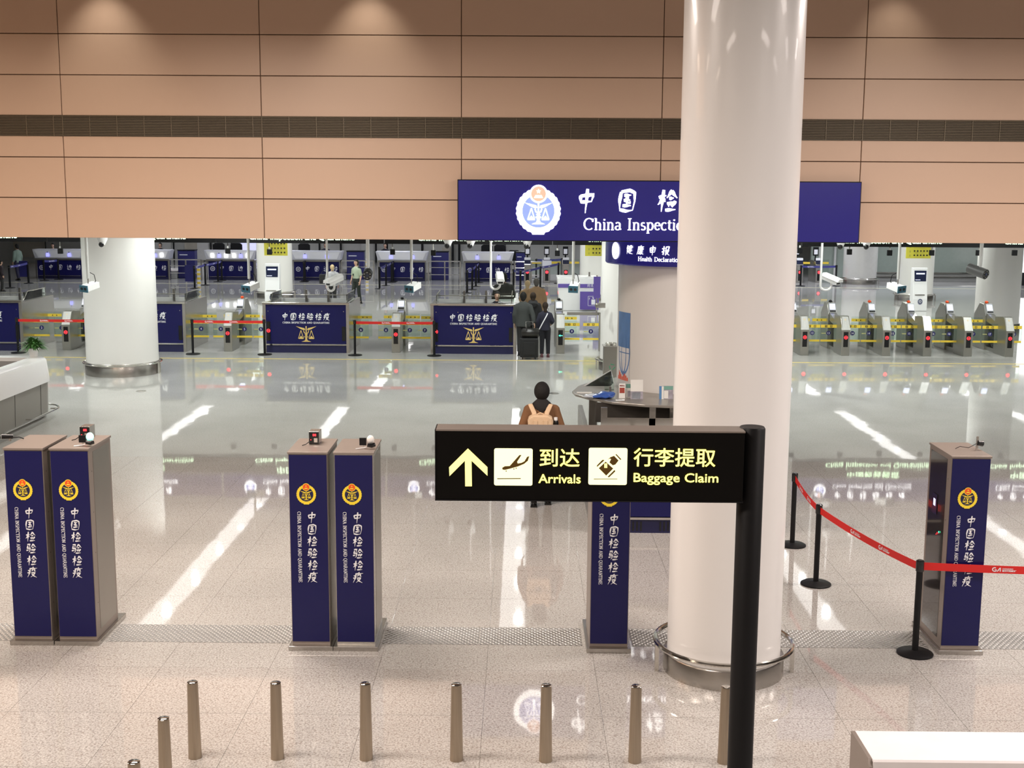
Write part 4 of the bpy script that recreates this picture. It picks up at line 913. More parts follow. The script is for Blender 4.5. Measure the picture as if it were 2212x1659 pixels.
def booth(x0, x1, lab, y0=32.98, kindL='stop', leafL=None, leafR=None, dark=True):
    w = x1-x0; t = thing('inspection_booth', lab, 'booth', (x0, y0, 0), 0, 'navy-fronted inspection booths')
    
    for q in (0, w-.085): m = MB(); m.box(q, q+.085, 0, 2.3, 0, 1.33, STEEL); m.build('side_panel', t, .006)
    m = MB(); m.box(-.01, w+.01, -.03, .18, 1.31, 1.37, CHROME); m.build('top_ledge', t, .01)
    m = MB(); m.box(.085, w-.085, .01, .05, .24, 1.31, NAVY); m.build('front_panel', t)
    m = MB(); m.box(.085, w-.085, .0, .03, .205, .235, CHROME); m.build('silver_strip', t)
    m = MB(); m.box(.085, w-.085, .02, .06, 0, .205, NAVYM); m.build('plinth', t)
    m = MB(); m.box(.085, w-.085, .18, .75, .74, .78, PO); m.build('desk', t)
    m = MB().on((0, .005, 0)); c = w/2
    for k, ch in enumerate('中国检验检疫'): brush(m, ch, c-.565+k*.226, .985, .185, .205, WHITEP, 12)
    serif(m, 'CHINA INSPECTION AND QUARANTINE', c-.635, .80, .045, WHITEP, 1.27, .2, .12)
    scales(m, c, .515, .56, GOLD, .003)
    for q in (.15, .74, w-.74, w-.15): m.disc(q, 1.13, .012, CHROME, 10)
    m.build('lettering', t, label='white lettering over a gold winged staff and scales')
    m = MB(); m.box(w-.20, w-.10, -.0, .009, .33, .72, BLACKG); m.build('indicator_panel', t); m = MB(); m.box(.10, .20, .0, .009, .33, .85, BLACKG); ind = m.build('indicator_panel', t)
    if kindL: stopsign(ind, .15, .60, -.006, kindL)
    
    for q in (.12, w-.14): m = MB(); m.box(q, q+.02, .5, 2.0, 1.33, 1.55, GLASS); m.build('glass_guard', t)
    
    for q in (.13, w-.13): m = MB(); m.tube([(q, .45, 1.34), (q, .75, 1.56), (q, 2.0, 1.56)], .012, CHROME, 8); m.build('guard_rail', t)
    m = MB(); m.tube([(.09, 1.9, 1.42), (w-.09, 1.9, 1.42)], .012, CHROME, 8); m.build('cross_rail', t)
    
    for q in (.35, .62): m = MB(); m.box(w*q-.03, w*q+.03, 2.1, 2.16, .9, 1.55, STEELD); m.build('rear_post', t)
    m = MB(); m.box(.085, w-.085, 2.16, 2.20, 0, 1.30, PALEP); m.build('rear_panel', t)
    if leafL is not None: leaf(t, -.43, 0, .77, leafL); rearleaf(t, -.40, 0, 1.8)
    if leafR is not None: leaf(t, w, w+.43, .77, leafR); rearleaf(t, w, w+.40, 1.8)
    return t
booth(-15.9, -13.52, 'navy inspection booth cut off by the left edge', kindL=None, leafR=2)
booth(-11.44, -9.09, 'navy inspection booth half hidden behind the left column', kindL=None, leafR=4)
booth(-7.0, -4.66, 'navy inspection booth between gates five and six', leafL=5, leafR=6)
booth(-2.46, -.14, 'navy inspection booth manned by the seated officer, left of the travellers', kindL='arrow', leafL=7)
gate(-12.42, 'steel entry gate right of the reception plant', 2, 3)
gate(-8.0, 'steel entry gate between lanes four and five', 4, 5)
gate(-3.42, 'steel entry gate between lanes six and seven', 6, 7, red=False)
gate(1.06, 'steel entry gate with green arrow beside the girl with shoulder strap', None, 9, 'go', red=False)
# free-standing right-hand leaf post of lane nine
t = thing('gate_end_post', 'steel end post with glass leaf at gate nine beside the column', 'gate', (2.16, 33.75, 0))
m = MB(); m.box(-.03, .03, -.03, .03, 0, 1.05, STEEL); m.build('post', t, .004); leaf(t, -.46, -.03, 0, 9); m = MB(); m.box(-.9, .0, .2, .24, .98, 1.06, STEEL); m.build('top_rail', t)
for k, x in enumerate((6.58, 7.69, 8.80, 9.91, 11.02, 12.12, 13.24)):
    n = 11+k
    gate(x, ('steel entry gate just behind the big column' if k == 0 else 'steel entry gate between lanes %s and %s' % (['eleven', 'twelve', 'thirteen', 'fourteen', 'fifteen', 'sixteen', 'seventeen'][k], ['twelve', 'thirteen', 'fourteen', 'fifteen', 'sixteen', 'seventeen'][k]) if k < 6 else 'steel entry gate cut off by the right edge') if k else 'steel entry gate hidden just behind the big column',
         n, n+1, red=(k > 2))
# lane red belts in front of closed gates
def lp(u, v): return G(u, v)
R1 = lp(44, 757); R2 = Vector((-8.75-2.9, 32.8, 0))
def mk(u, lab): p = Vector((Y(u, 764, 32.55).x, 32.55, 0)); return qpost('queue_post', p, lab, 'black posts in front of the booths', .95, .032, .19), p
a1, p1 = mk(40, 'black queue post in front of the leftmost booth'); a2, p2 = mk(240, 'black queue post hidden behind the left column')
b1, p3 = mk(417, 'black queue post in front of gate lane four'); b2, p4 = mk(572, 'black queue post at the left end of the booth between lanes five and six')
c1, p5 = mk(767, 'black queue post in front of gate lane six'); c2, p6 = mk(938, 'black queue post at the left end of the manned booth')
belt(a1, p1.xy, p2.xy, .88, .07, REDB, .005, (.62, 1.28), tx=False); belt(b1, p3.xy, p4.xy, .88, .07, REDB, .005, (.34, 1.0), tx=False); belt(c1, p5.xy, p6.xy, .88, .07, REDB, .005, (.72, 1.38), tx=False)
# ================================================================== LED boards, fascia signs (they show mainly in the floor reflection)
LY = 33.35
for k in range(-1, 8):
    xr = Y(37+364.5*k, 520, LY).x
    if 3 <= k <= 3: pass
    x0, x1 = xr-3.75, xr+.78
    right = k >= 4
    wd = {0: 'far left', -1: 'outermost left', 1: 'left column', 2: 'booth by lane five', 3: 'middle', 4: 'kiosk', 5: 'right', 6: 'far right', 7: 'outermost right'}[k]
    xr = xr if k < 4 else Y(2035+364.5*(k-5), 520, LY).x if k >= 5 else xr
    if k >= 5: x0, x1 = xr-3.75, xr+.78
    t = thing('led_board', 'long black LED board with green-white text above the gates, %s one' % wd, 'led board', (x0, LY, 0), 0, 'LED boards above the gates')
    m = MB(); m.box(0, 4.53, 0, .18, 2.94, 3.46, BLACKM); m.build('housing', t)
    m = MB().on((0, -.01, 0)); txt(m, 'China Inspection and Quarantine', .90, 3.035, .125, GLOWG, 2.85, .018)
    txt(m, '中国检验检疫', 1.5, 3.27, .13, GLOWG, 1.45, .02); m.build('lettering', t, label='glowing green-white LED text')
    m = MB(); m.tube([(.4, .09, 3.455), (.4, .09, 3.50)], .02, STEEL, 8); m.build('hanger_rod', t); m = MB(); m.tube([(4.1, .09, 3.455), (4.1, .09, 3.50)], .02, STEEL, 8); m.build('hanger_rod', t)
    t = thing('fascia_sign', 'blue fascia sign with white emblem above the LED board, %s one' % wd, 'sign', (x0, LY-.02, 0), 0, 'blue fascia signs above the LED boards')
    m = MB(); m.box(0, 4.5, 0, .12, 3.50, 4.12, SIGNB); m.build('box', t)
    m = MB().on((0, -.01, 0)); emblem(m, .75, 3.82, .17, GLOWW, GLOWP, GLOWB, GLOWW, GLOWW, .004)
    for j, ch in enumerate('中国检验检疫'): brush(m, ch, 1.25+j*.36, 3.92, .20, .22, GLOWW, 13)
    serif(m, 'China Inspection and Quarantine', 1.1, 3.64, .10, GLOWW, 2.2, .18, .09); m.build('lettering', t, label='glowing white emblem and lettering')
    m = MB(); m.tube([(.5, .06, 4.12), (.5, .06, 4.5)], .02, STEEL, 8); m.build('hanger_rod', t); m = MB(); m.tube([(4, .06, 4.12), (4, .06, 4.5)], .02, STEEL, 8); m.build('hanger_rod', t)
# ================================================================== hanging cameras
BLUEF = mat('teal_lens_face', (.035, .13, .19), .3)
def zhang(y): return 4.5
CAMX = [(190, 'leftmost, in front of the left column'), (538, 'left of the white kiosk machine'), (889, 'above gate lane seven'), (1238, 'in front of the info desk'), (1589, 'behind the big column'), (1940, 'right of the big column')]
for k, (u, w_) in enumerate(CAMX):
    p = Y(u, 600, 26.5); t = thing('twin_lens_camera', 'teal-faced twin-lens camera on a long steel pole, '+w_, 'camera', (p.x, 26.5, 0), 0, 'twin-lens cameras on poles')
    zc = 2.27+.02*k
    m = MB(); m.tube([(0, 0, zc+.17), (0, 0, 4.5)], .03, PALEP, 12); m.build('pole', t)
    m = MB(); m.tube([(0, 0, zc+.05), (0, 0, zc+.18)], .012, STEEL, 8); m.build('swivel', t)
    sg = 1 if k < 4 else -1
    rot = Matrix.Rotation(math.radians(12), 3, 'X') @ Matrix.Rotation(math.radians(-22*sg if k != 3 else -10), 3, 'Z')
    m = MB(); m.box(-.10, .10, -.18, .20, -.065, .065, WHITEL); m.v = [tuple((rot @ Vector(q))+Vector((.03*sg, 0, zc))) for q in m.v]; m.build('housing', t, .008)
    m = MB(); m.box(-.105, .105, -.20, -.178, -.075, .075, BLUEF); m.on((0, -.203, 0)); m.disc(-.045, 0, .030, BLACKG, 20); m.disc(.045, 0, .030, BLACKG, 20)
    m.v = [tuple((rot @ Vector(q))+Vector((.03*sg, 0, zc))) for q in m.v]; m.build('lens_face', t, label='teal face with two dark lenses')
    m = MB(); m.tube([(.03*sg, .05, zc+.30), (.10*sg, .1, zc+.25), (.13*sg, .1, zc+.12), (.10*sg, .1, zc+.06)], .008, BLACKM, 6); m.build('cable', t)
for k, (u, uu, v, ang, lab) in enumerate([(707, 722, 606, -38, 'white bullet camera on a J-shaped arm in front of the officer'), (1060, 1080, 602, 4, 'white bullet camera on a J-shaped arm above the manned booth'), (1773, 1796, 604, 38, 'white bullet camera on a J-shaped arm right of the big column')]):
    yy = 26.9; p = Y(u, 600, yy); q = Y(uu, v, yy); dx = q.x-p.x; zc = q.z
    t = thing('bullet_camera', lab, 'camera', (p.x, yy, 0), 0, 'white bullet cameras on J-shaped arms')
    zb = zc-.12
    m = MB(); arc = [(dx/2-dx/2*math.cos(pi*i/8), 0, zb-.02-.09*math.sin(pi*i/8)) for i in range(9)]
    m.tube([(0, 0, 4.5), (0, 0, zb+.1)]+arc+[(dx, 0, zb+.05)], .026, WHITEL, 10); m.build('hook_arm', t)
    m = MB(); m.lathe([(.08, 3.72), (.03, 3.58)], WHITEL, 16); m.build('collar', t)
    rot = Matrix.Rotation(math.radians(ang), 3, 'Z') @ Matrix.Rotation(math.radians(16), 3, 'X')
    m = MB(); m.prism([(-.065, -.06), (.065, -.06), (.085, .02), (.06, .075), (-.06, .075), (-.085, .02)], -.20, .22, 'y', WHITEL); m.prism([(-.095, .02), (.095, .02), (.065, .09), (-.065, .09)], -.25, .22, 'y', WHITEL)
    m.v = [tuple((rot @ Vector(s))+Vector((dx, 0, zc))) for s in m.v]; m.build('housing', t, .004)
    m = MB(); m.box(-.055, .055, -.206, -.198, -.04, .03, BLACKG); m.v = [tuple((rot @ Vector(s))+Vector((dx, 0, zc))) for s in m.v]; m.build('window', t)
for (u, v, lab, dxs) in ((795, 590, 'black infrared camera on a white pole left of the officer', 0), (2117, 588, 'black infrared bullet camera hanging at the far right', 1)):
    yy = 27.0; p = Y(u, v, yy); t = thing('infrared_camera', lab, 'camera', (p.x, yy, 0))
    m = MB(); m.tube([(0, 0, 4.495), (0, 0, p.z+.14)], .04, WHITEL, 10); m.build('pole', t)
    m = MB(); m.tube([(0, 0, p.z+.15), (0, 0, p.z+.04)], .025, WHITEL, 8); m.build('swivel', t)
    rot = Matrix.Rotation(math.radians(32 if dxs else 0), 3, 'Z') @ Matrix.Rotation(math.radians(14), 3, 'X')
    m = MB(); m.tube([(0, -.16, 0), (0, .30 if dxs else .02, 0)], [(.115, .10)]*2, mat('dark_grey_housing', (.10, .10, .10), .4) if dxs else BLACKM, 16, ref=(0, 0, 1)); m.on((0, -.165, 0))
    m.disc(0, 0, .098, BLACKG, 24); m.on((0, -.170, 0)); m.disc(0, 0, .035, DARKSCR, 16)
    for a in range(6): m.disc(.075*math.cos(a*pi/3+.5), .065*math.sin(a*pi/3+.5), .012, STEEL, 8)
    m.v = [tuple((rot @ Vector(s))+Vector((0, 0, p.z))) for s in m.v]; m.build('housing', t)
BX = [(130, 541), (492, 541), (582, 543), (848, 543), (936, 545), (1204, 546), (1728, 540), (1835, 543), (1922, 545), (2013, 545), (2114, 545), (2192, 545)]
BXL = ['over the far left booth counter', 'right of the seated officer far left', 'in front of the left yellow board', 'over gate lane seven', 'over the manned booth, left end', 'left of the middle yellow board', 'just right of the big column',
       'against the satin grey column', 'left of the right yellow board', 'against the right yellow board', 'left of the black infrared bullet camera', 'at the right end of the LED boards']
for (u, v), lab in zip(BX, BXL):
    yy = 33.44; p = Y(u, v, yy); t = thing('box_floodlight', 'small black box light '+lab, 'box light', (p.x, yy, p.z), 0, 'small black box lights under the LED boards')
    m = MB(); m.box(-.065, .065, -.03, .05, -.09, .06, BLACKM); m.build('box', t, .006)
    m = MB(); m.tube([(0, 0, .05), (0, 0, .12)], .022, mat('white_bracket', (.7, .7, .68), .4), 8); m.tube([(0, .0, .12), (0, 0, 2.945-p.z)], .012, CHROME, 6); m.build('bracket', t)
for (u, v, lab) in ((222, 521, 'dark dome camera at the top of the left column'), (968, 524, 'dark dome camera in a white housing left of the manned booth end'), (1017, 524, 'black dome camera with visible arm above the manned booth'), (1139, 525, 'dark dome camera in a white housing above the man with suitcase'),
                    (1816, 526, 'dark dome camera in a white housing left of the satin grey column'), (1872, 526, 'dark dome camera in a white housing right of the satin grey column')):
    yy = 27.4; p = Y(u, v+5, yy); t = thing('dome_camera', lab, 'camera', (p.x, yy, p.z), 0, 'dome cameras behind the wall edge')
    m = MB(); m.lathe([(.05, -.03), (.11, .10), (.11, .2), (.03, .24)], WHITEL, 20); m.build('housing', t); m = MB(); m.ell((-.02, -.04, -.02), .058, .058, .062, BLACKG, 16, 10); m.build('dome', t)
    m = MB(); m.tube([(0, 0, .22), (0, 0, 4.5-p.z)], .025, WHITEL, 8); m.build('stem', t)
# yellow signs hung in front of the columns
for (u0, u1, v1, lab, full) in ((571, 621, 552, 'yellow notice board hung in front of the left inner column', 1), (1264, 1289, 553, 'yellow notice board beside the white column above the info desk', 0), (1957, 2010, 558, 'yellow notice board hung in front of the right inner column', 1)):
    yy = 47.0; a = Y(u0, v1, yy); b_ = Y(u1, v1, yy)
    if not full: b_.x = a.x+.92
    w = b_.x-a.x; t = thing('yellow_notice_board', lab, 'notice board', (a.x, yy, a.z))
    m = MB(); m.box(0, w, 0, .05, 0, .75, YELLOWS); m.build('board', t); m = MB().on((0, -.01, 0))
    for r, z in enumerate((.06, .22, .40, .57)):
        for c in range(4 if r == 3 else 5): m.poly([(w*.3+c*.12, z+.03), (w*.3+c*.12+.06, z+.03), (w*.3+c*.12+.06, z+.09), (w*.3+c*.12, z+.09)], ICON)
        m.poly([(w*.3, z-.02), (w*.3+.42, z-.02), (w*.3+.42, z), (w*.3, z)], mat('olive_ink', (.4, .38, .05), .5)); m.poly([(w*.12, z), (w*.12+.06, z), (w*.12+.06, z+.08), (w*.12, z+.08)], MATS['olive_ink'])
    m.build('print', t, label='rows of small black characters'); m = MB(); m.tube([(w*.2, .02, .75), (w*.2, .02, 4.5-a.z)], .02, STEEL, 6); m.build('hanger_rod', t); m = MB(); m.tube([(w*.8, .02, .75), (w*.8, .02, 4.5-a.z)], .02, STEEL, 6); m.build('hanger_rod', t)
# kiosk machines
for (u0, u1, lab) in ((572, 603, 'white self-service kiosk machine with dark screen left of centre'), (1972, 2003, 'white self-service kiosk machine with dark screen on the right')):
    yy = 46.2; a = Y(u0, 650, yy); b_ = Y(u1, 650, yy); w = b_.x-a.x; t = thing('kiosk_machine', lab, 'kiosk machine', (a.x, yy, 0))
    W2 = WHITEL
    m = MB(); m.prism([(0, 0), (0, .45), (.10, 1.0), (.16, 1.62), (.40, 1.62), (.42, 0)], 0, w, 'x', W2); m.build('body', t, .02)
    m = MB(); m.pl = (Vector((0, .10-.006, 1.0)), Vector((1, 0, 0)), Vector((0, .0965, .995))); m.poly([(w*.1, .12), (w*.9, .12), (w*.92, .52), (w*.08, .52)], DARKSCR, .004); m.poly([(w*.2, .38), (w*.8, .38), (w*.8, .43), (w*.2, .43)], SCREEN, .008); m.poly([(w*.15, .16), (w*.5, .16), (w*.5, .18), (w*.15, .18)], SCREEN, .008); m.build('screen', t, label='dark screen with white text')
    m = MB(); m.pl = (Vector((0, -.006, 0)), Vector((1, 0, 0)), Vector((0, .0, 1))); m.disc(w*.5, .36, .09, mat('slate_shield', (.12, .13, .2), .5), 20, .002, .11); m.annulus(w*.5, .37, .03, .045, WHITEL, 20, .006)
    m.build('shield_mark', t); m = MB(); m.box(w*.12, w*.8, -.0, .06, .60, .63, CHROME); m.build('shelf', t)
# info desk
a = G(1203, 671); b_ = G(1292, 671); w = b_.x-a.x
PUR = mat('purple_vinyl', (.12, .08, .34), .45)
t = thing('info_desk', 'white information desk with purple band behind gate nine', 'desk', (a.x, a.y, 0))
m = MB(); m.hexa([(.12, 0, 0), (w, 0, 0), (w, 1.6, 0), (.12, 1.6, 0), (0, -.05, 1.22), (w, -.05, 1.22), (w, 1.6, 1.22), (0, 1.6, 1.22)], WHITEL); m.build('body', t, .02)
m = MB(); m.box(.03, w, -.055, -.01, .86, 1.0, PUR); m.build('purple_band', t)
m = MB(); m.box(.85, w, -.075, -.056, .05, .72, PUR); m.on((0, -.08, 0)); x = 1.15
m.annulus(x+.1, .4, .0, .001, WHITEP)
for (p, q) in (((x, .2), (x+.3, .2)), ((x+.3, .2), (x+.3, .55)), ((x+.3, .55), (x, .55)), ((x, .55), (x, .2))): m.ribbon([p, q], [.012, .012], WHITEP)
m.disc(x+.19, .49, .035, WHITEP, 14); m.poly([(x+.12, .24), (x+.26, .24), (x+.26, .43), (x+.12, .43)], WHITEP); txt(m, '?', x+.03, .42, .08, WHITEP, None, .02)
for j, c_ in enumerate('问讯处'): txt(m, c_, w-.42+.12*j, .90, .08, WHITEP, .09, .01, -.0)
m.build('sign_board', t, label='purple sign board with white seated clerk pictogram')
m = MB(); m.box(0.05, w, -.04, .5, 1.22, 1.26, WHITEL); m.build('upper_ledge', t, .01)
t2_ = thing('desk_lamp_stub', 'small dark stand on top of the information desk', 'stand', (a.x+1.2, a.y+.3, 1.26)); m = MB(); m.box(-.03, .03, -.03, .03, 0, .16, STEELD); m.build('post', t2_); m = MB(); m.box(-.05, .05, -.05, .05, 0, .01, STEELD); m.build('foot', t2_)
m = MB(); p = Y(1290, 600, 44.5)
t = thing('purple_banner', 'narrow purple vertical banner at the right end of the info desk', 'banner', (p.x, 44.6, 0)); zt_ = Y(1290, 598, 44.5).z
m = MB(); m.box(-.12, .13, 0, .03, .55, zt_, PUR); m.build('cloth', t); m = MB(); m.box(-.02, .02, .02, .05, 0, zt_+.05, STEEL); m.box(-.15, .15, -.1, .14, 0, .03, STEEL); m.build('stand', t)
# ================================================================== far border counters
PS = mat('pale_silver_paint', (.62, .62, .66), .35, .2)
def border_counter(x0, lab, lit):
    t = thing('border_counter', lab, 'counter', (x0, 60.1, 0), 0, 'border inspection counters at the back')
    m = MB(); m.hexa([(.0, 0, 1.0), (2.36, 0, 1.0), (2.36, .7, 1.0), (.0, .7, 1.0), (-.10, -.05, 1.44), (2.46, -.05, 1.44), (2.46, .7, 1.44), (-.10, .7, 1.44)], PS); m.build('console', t, .01)
    m = MB(); m.hexa([(.18, -.03, 1.05), (2.2, -.03, 1.05), (2.2, 0, 1.05), (.18, 0, 1.05), (-.0, -.07, 1.40), (2.36, -.07, 1.40), (2.36, 0, 1.40), (-.0, 0, 1.40)], WHITEL); m.build('inset_panel', t)
    m = MB(); m.box(.08, 2.28, .05, .6, 0, .93, NAVYM); m.build('body', t)
    m = MB(); m.box(.10, 2.26, .02, .05, .12, .90, NAVY); m.build('front_panel', t); m = MB(); m.box(.15, 2.2, .0, .02, .15, .17, STEEL); m.build('silver_strip', t)
    for q in (0, 2.32): m = MB(); m.box(q, q+.04, .0, .06, 0, .92, STEELD); m.build('corner_post', t)
    m = MB(); m.box(0, 2.36, -.02, .03, .92, 1.0, STEELD); m.build('head_rail', t)
    m = MB().on((0, .012, 0)); m.annulus(.30, .55, .09, .115, SCREENB if False else WHITEP, 20); m.annulus(.30, .55, .03, .05, WHITEP, 16)
    for k, ch in enumerate('中国边检'): brush(m, ch, .76+k*.45, .57, .25, .27, WHITEP, 10)
    m.build('lettering', t, label='white ring emblem and characters')
    for k, x in enumerate((.66, 1.72)):
        m = MB(); m.pl = (Vector((x, -.085, 1.09)), Vector((1, 0, 0)), Vector((0, -.1, 1))); m.poly([(-.08, 0), (.08, 0), (.08, .12), (.05, .18), (-.05, .18), (-.08, .12)], SCREENB); m.disc(0, .22, .025, BLACKM, 10); m.build('camera_light', t, label='small blue lit camera panel')
    if lit:
        for x in (.32, .99, 1.38, 2.04):
            m = MB(); m.pl = (Vector((x, -.085, 1.10)), Vector((1, 0, 0)), Vector((0, -.1, 1))); m.poly([(-.07, 0), (.07, 0), (.07, .19), (-.07, .19)], GLOWW); m.build('notice_card', t)
    return t
for k, lab in enumerate(('border inspection counter at the far left', 'border inspection counter hidden mostly by the left column', 'border inspection counter with white lit cards left of the kiosk machine', 'border inspection counter right of the kiosk machine', 'border inspection counter right of the standing officer', 'border inspection counter behind the manned booth')):
    border_counter(-23.85+4.2*k, lab, k in (1, 2))
    x0 = -23.85+4.2*k; t = thing('staff_platform', 'grey staff platform behind the '+lab.replace('inspection ', ''), 'platform', (x0, 60.85, 0), 0, 'staff platforms'); m = MB(); m.box(0, 2.5, 0, 2.5, 0, .34, GREYW); m.build('step', t, .01); m = MB(); m.box(-.01, 2.51, -.01, 2.51, .34, .36, STEELD); m.build('deck', t)
def chair(x, y, z, lab):
    t = thing('office_chair', lab, 'chair', (x, y, z), 0, 'black chairs behind the border counters')
    m = MB(); m.box(-.23, .23, -.22, .22, .60, .67, BLACKM); m.build('seat', t, .02)
    m = MB(); m.prism([(-.30, .80), (.30, .80), (.30, 1.28), (.20, 1.36), (-.20, 1.36), (-.30, 1.28)], .22, .28, 'y', BLACKM); m.build('backrest', t, .02)
    m = MB(); m.tube([(0, 0, .03), (0, 0, .62)], .03, CHROME, 10)
    m.box(-.02, .02, .2, .24, .62, .85, BLACKM)
    for a in range(5): m.tube([(0, 0, .06), (.28*math.cos(a*1.257), .28*math.sin(a*1.257), .02)], .02, BLACKM, 6)
    m.build('base', t)
for u, lab in ((508, 'black chair back behind the counter with lit cards, right seat'), (470, 'black chair back behind the counter with lit cards, left seat'), (655, 'black chair back right of the kiosk machine'), (1052, 'black chair back behind the manned booth, left of three'), (1080, 'black chair back behind the manned booth, middle of three'), (1110, 'black chair back behind the manned booth, right of three')):
    chair(Y(u, 530, 61.9).x, 61.9 if u < 1100 else 63.9, .36 if u < 1100 else 0, lab)
for k in range(6):
    x0 = -23.85+4.2*k+2.5; x1 = x0+1.55; t = thing('queue_railing', 'steel tube railing beside %s' % ('the far left border counter', 'the counter behind the left column', 'the counter with lit cards', 'the counter right of the kiosk machine', 'the standing officer in the green shirt', 'the rightmost border counter')[k], 'railing', (x0, 59.7, 0), 0, 'steel railings between the border counters')
    for nm, z in (('top_rail', 1.0), ('mid_rail', .70), ('mid_rail', .35)): m = MB(); m.tube([(0, 0, z), (x1-x0, 0, z)], .028 if z == 1.0 else .018, CHROME, 8); m.build(nm, t)
    for q in (0, .8, 1.55): m = MB(); m.box(q-.03, q+.03, -.03, .03, 0, 1.0, STEEL); m.build('post', t)
    t = thing('blue_cabinet', 'low blue cabinet beyond the railing, right of %s' % ('the far left border counter', 'the counter behind the left column', 'the counter with lit cards', 'the counter right of the kiosk machine', 'the counter behind the twin-lens camera', 'the rightmost border counter')[k], 'cabinet', (x0+.05, 61.0, 0), 0, 'blue cabinets between the border counters')
    m = MB(); m.box(0, .85, 0, .5, 0, 1.38, mat('blue_cabinet_vinyl', (.02, .02, .13), .35)); m.build('body', t, .02); m = MB(); m.box(-.02, .87, -.02, .52, 1.38, 1.42, BLACKM); m.build('top', t); m = MB().on((0, -.01, 0)); m.poly([(.1, 1.15), (.5, 1.15), (.5, 1.19), (.1, 1.19)], WHITEP); m.build('lettering', t)
    if k == 5: t.scale = (.55, 1, 1)
# e-gates
def egate(u, v, lab):
    p = G(u, v); t = thing('passport_gate', lab, 'gate', p, 0, 'slim passport gates at the back')
    m = MB(); m.prism([(0, 0), (0, .90), (.30, 1.05), (1.6, 1.05), (1.6, 0)], -.16, .16, 'x', STEEL); m.build('cabinet', t, .02)
    m = MB(); m.box(-.08, .08, -.02, .0, .10, .62, BLACKG); ip = m.build('indicator_panel', t); m = MB().on((0, -.03, 0)); m.disc(0, .52, .07, GLOWR, 16); m.build('status_light', ip, label='red light')
    m = MB(); m.box(-.15, .15, .05, .12, .92, 1.10, DARKSCR); m.box(-.15, .15, .10, .15, 1.10, 1.22, WHITEL); m.build('reader', t)
    m = MB(); m.tube([(0, .9, 1.0), (0, .85, 1.30)], .04, BLACKM, 8); m.box(-.13, .13, .80, .88, 1.30, 1.72, BLACKM); m.box(-.09, .09, .79, .80, 1.36, 1.60, WHITEP); m.build('face_camera', t)
    m = MB(); m.box(.16, .70, .9, .92, .35, 1.1, GLASS); lf = m.build('gate_leaf', t); m = MB(); m.box(.2, .68, .885, .895, .88, .98, YELLOW); m.build('yellow_tape', lf)
    return t
for u, v, lab in ((1139, 611, 'slim passport gate behind the blond traveller'), (1181, 611, 'slim passport gate with a white paper notice'), (1222, 611, 'slim passport gate just left of the info desk'), (1727, 611, 'slim passport gate with red light right of the big column'), (1768, 611, 'slim passport gate beside the J-arm camera on the right')):
    t = egate(u, v, lab)
    if u == 1181: m = MB(); m.box(-.22, .22, -.05, -.03, .78, 1.08, WHITEP); m.build('paper_notice', t)
# queue posts with blue belts in the inner hall
GRP = [
 [(22, 622, 'by the left edge traveller'), (62, 612, 'carrying the blue board at the far left')],
 [(96, 606, 'front left of the far left border counter'), (127, 604, 'in front of the far left border counter')],
 [(421, 623, 'carrying the blue board left of the lit cards'), (444, 616, 'front left of the counter with lit cards'), (471, 609, 'in front of the counter with lit cards'), (489, 603, 'close to the counter with lit cards')],
 [(657, 609, 'in front of the counter right of the kiosk machine'), (669, 603, 'close to the counter right of the kiosk machine')],
 [(820, 624, 'nearest of four right of the standing officer'), (834, 617, 'second of four right of the standing officer'), (846, 610, 'third of four right of the standing officer'), (857, 603, 'farthest of four right of the standing officer')],
 [(1009, 633, 'nearest of four left of the J-arm camera'), (1020, 626, 'second of four left of the J-arm camera'), (1028, 619, 'third of four left of the J-arm camera'), (1034, 611, 'farthest of four left of the J-arm camera')],
 [(1109, 630, 'thick pair behind the manned booth'), (1124, 634, 'just left of the travellers'), (1167, 622, 'right of the man in the tan coat'), (1206, 612, 'left of the info desk')],
 [(1158, 601, 'behind the man in the tan coat'), (1213, 600, 'beyond the info desk pole')],
 [(1729, 618, 'right of the big column in the inner hall'), (1805, 618, 'behind the J-arm camera on the right')],
 [(402, 591, 'far back beyond the counter queue')],
]
for gi, g in enumerate(GRP):
    ps = [G(u, v) for u, v, _ in g]
    ps = [Vector((p.x, min(p.y, 59.75), 0)) if gi < 6 else p for p in ps]
    for i, (u, v, lab) in enumerate(g):
        t = qpost('queue_post', ps[i], 'slim black queue post '+lab, 'black queue posts in the inner hall', 1.0, .045, .22)
        if i+1 < len(g): belt(t, ps[i].xy, ps[i+1].xy, .93, .10, BLUEB, .02, (.3, 1.3) if (ps[i+1]-ps[i]).length > 2 else (.3,), 8, WHITEP, False)
        if 'blue board' in lab:
            m = MB(); m.box(-.42 if u > 100 else -.4, -.0, -.02, .02, .30, 1.04, mat('blue_board_vinyl', (.02, .02, .14), .35)); m.build('blue_board', t, label='blue upright board')
for (u, v, lab) in ((430, 616, 'striped yellow barrier post beside the counter with lit cards'), (793, 596, 'yellow striped marker beyond the railing')):
    p = G(u, v); t = thing('striped_marker', lab, 'marker', p)
    m = MB(); m.box(-.06, .06, -.06, .06, 0, .9, WHITEP); m.build('post', t)
    for z in (.06, .26, .46, .66): m = MB(); m.box(-.065, .065, -.065, .065, z, z+.1, YELLOW); m.build('stripe', t)
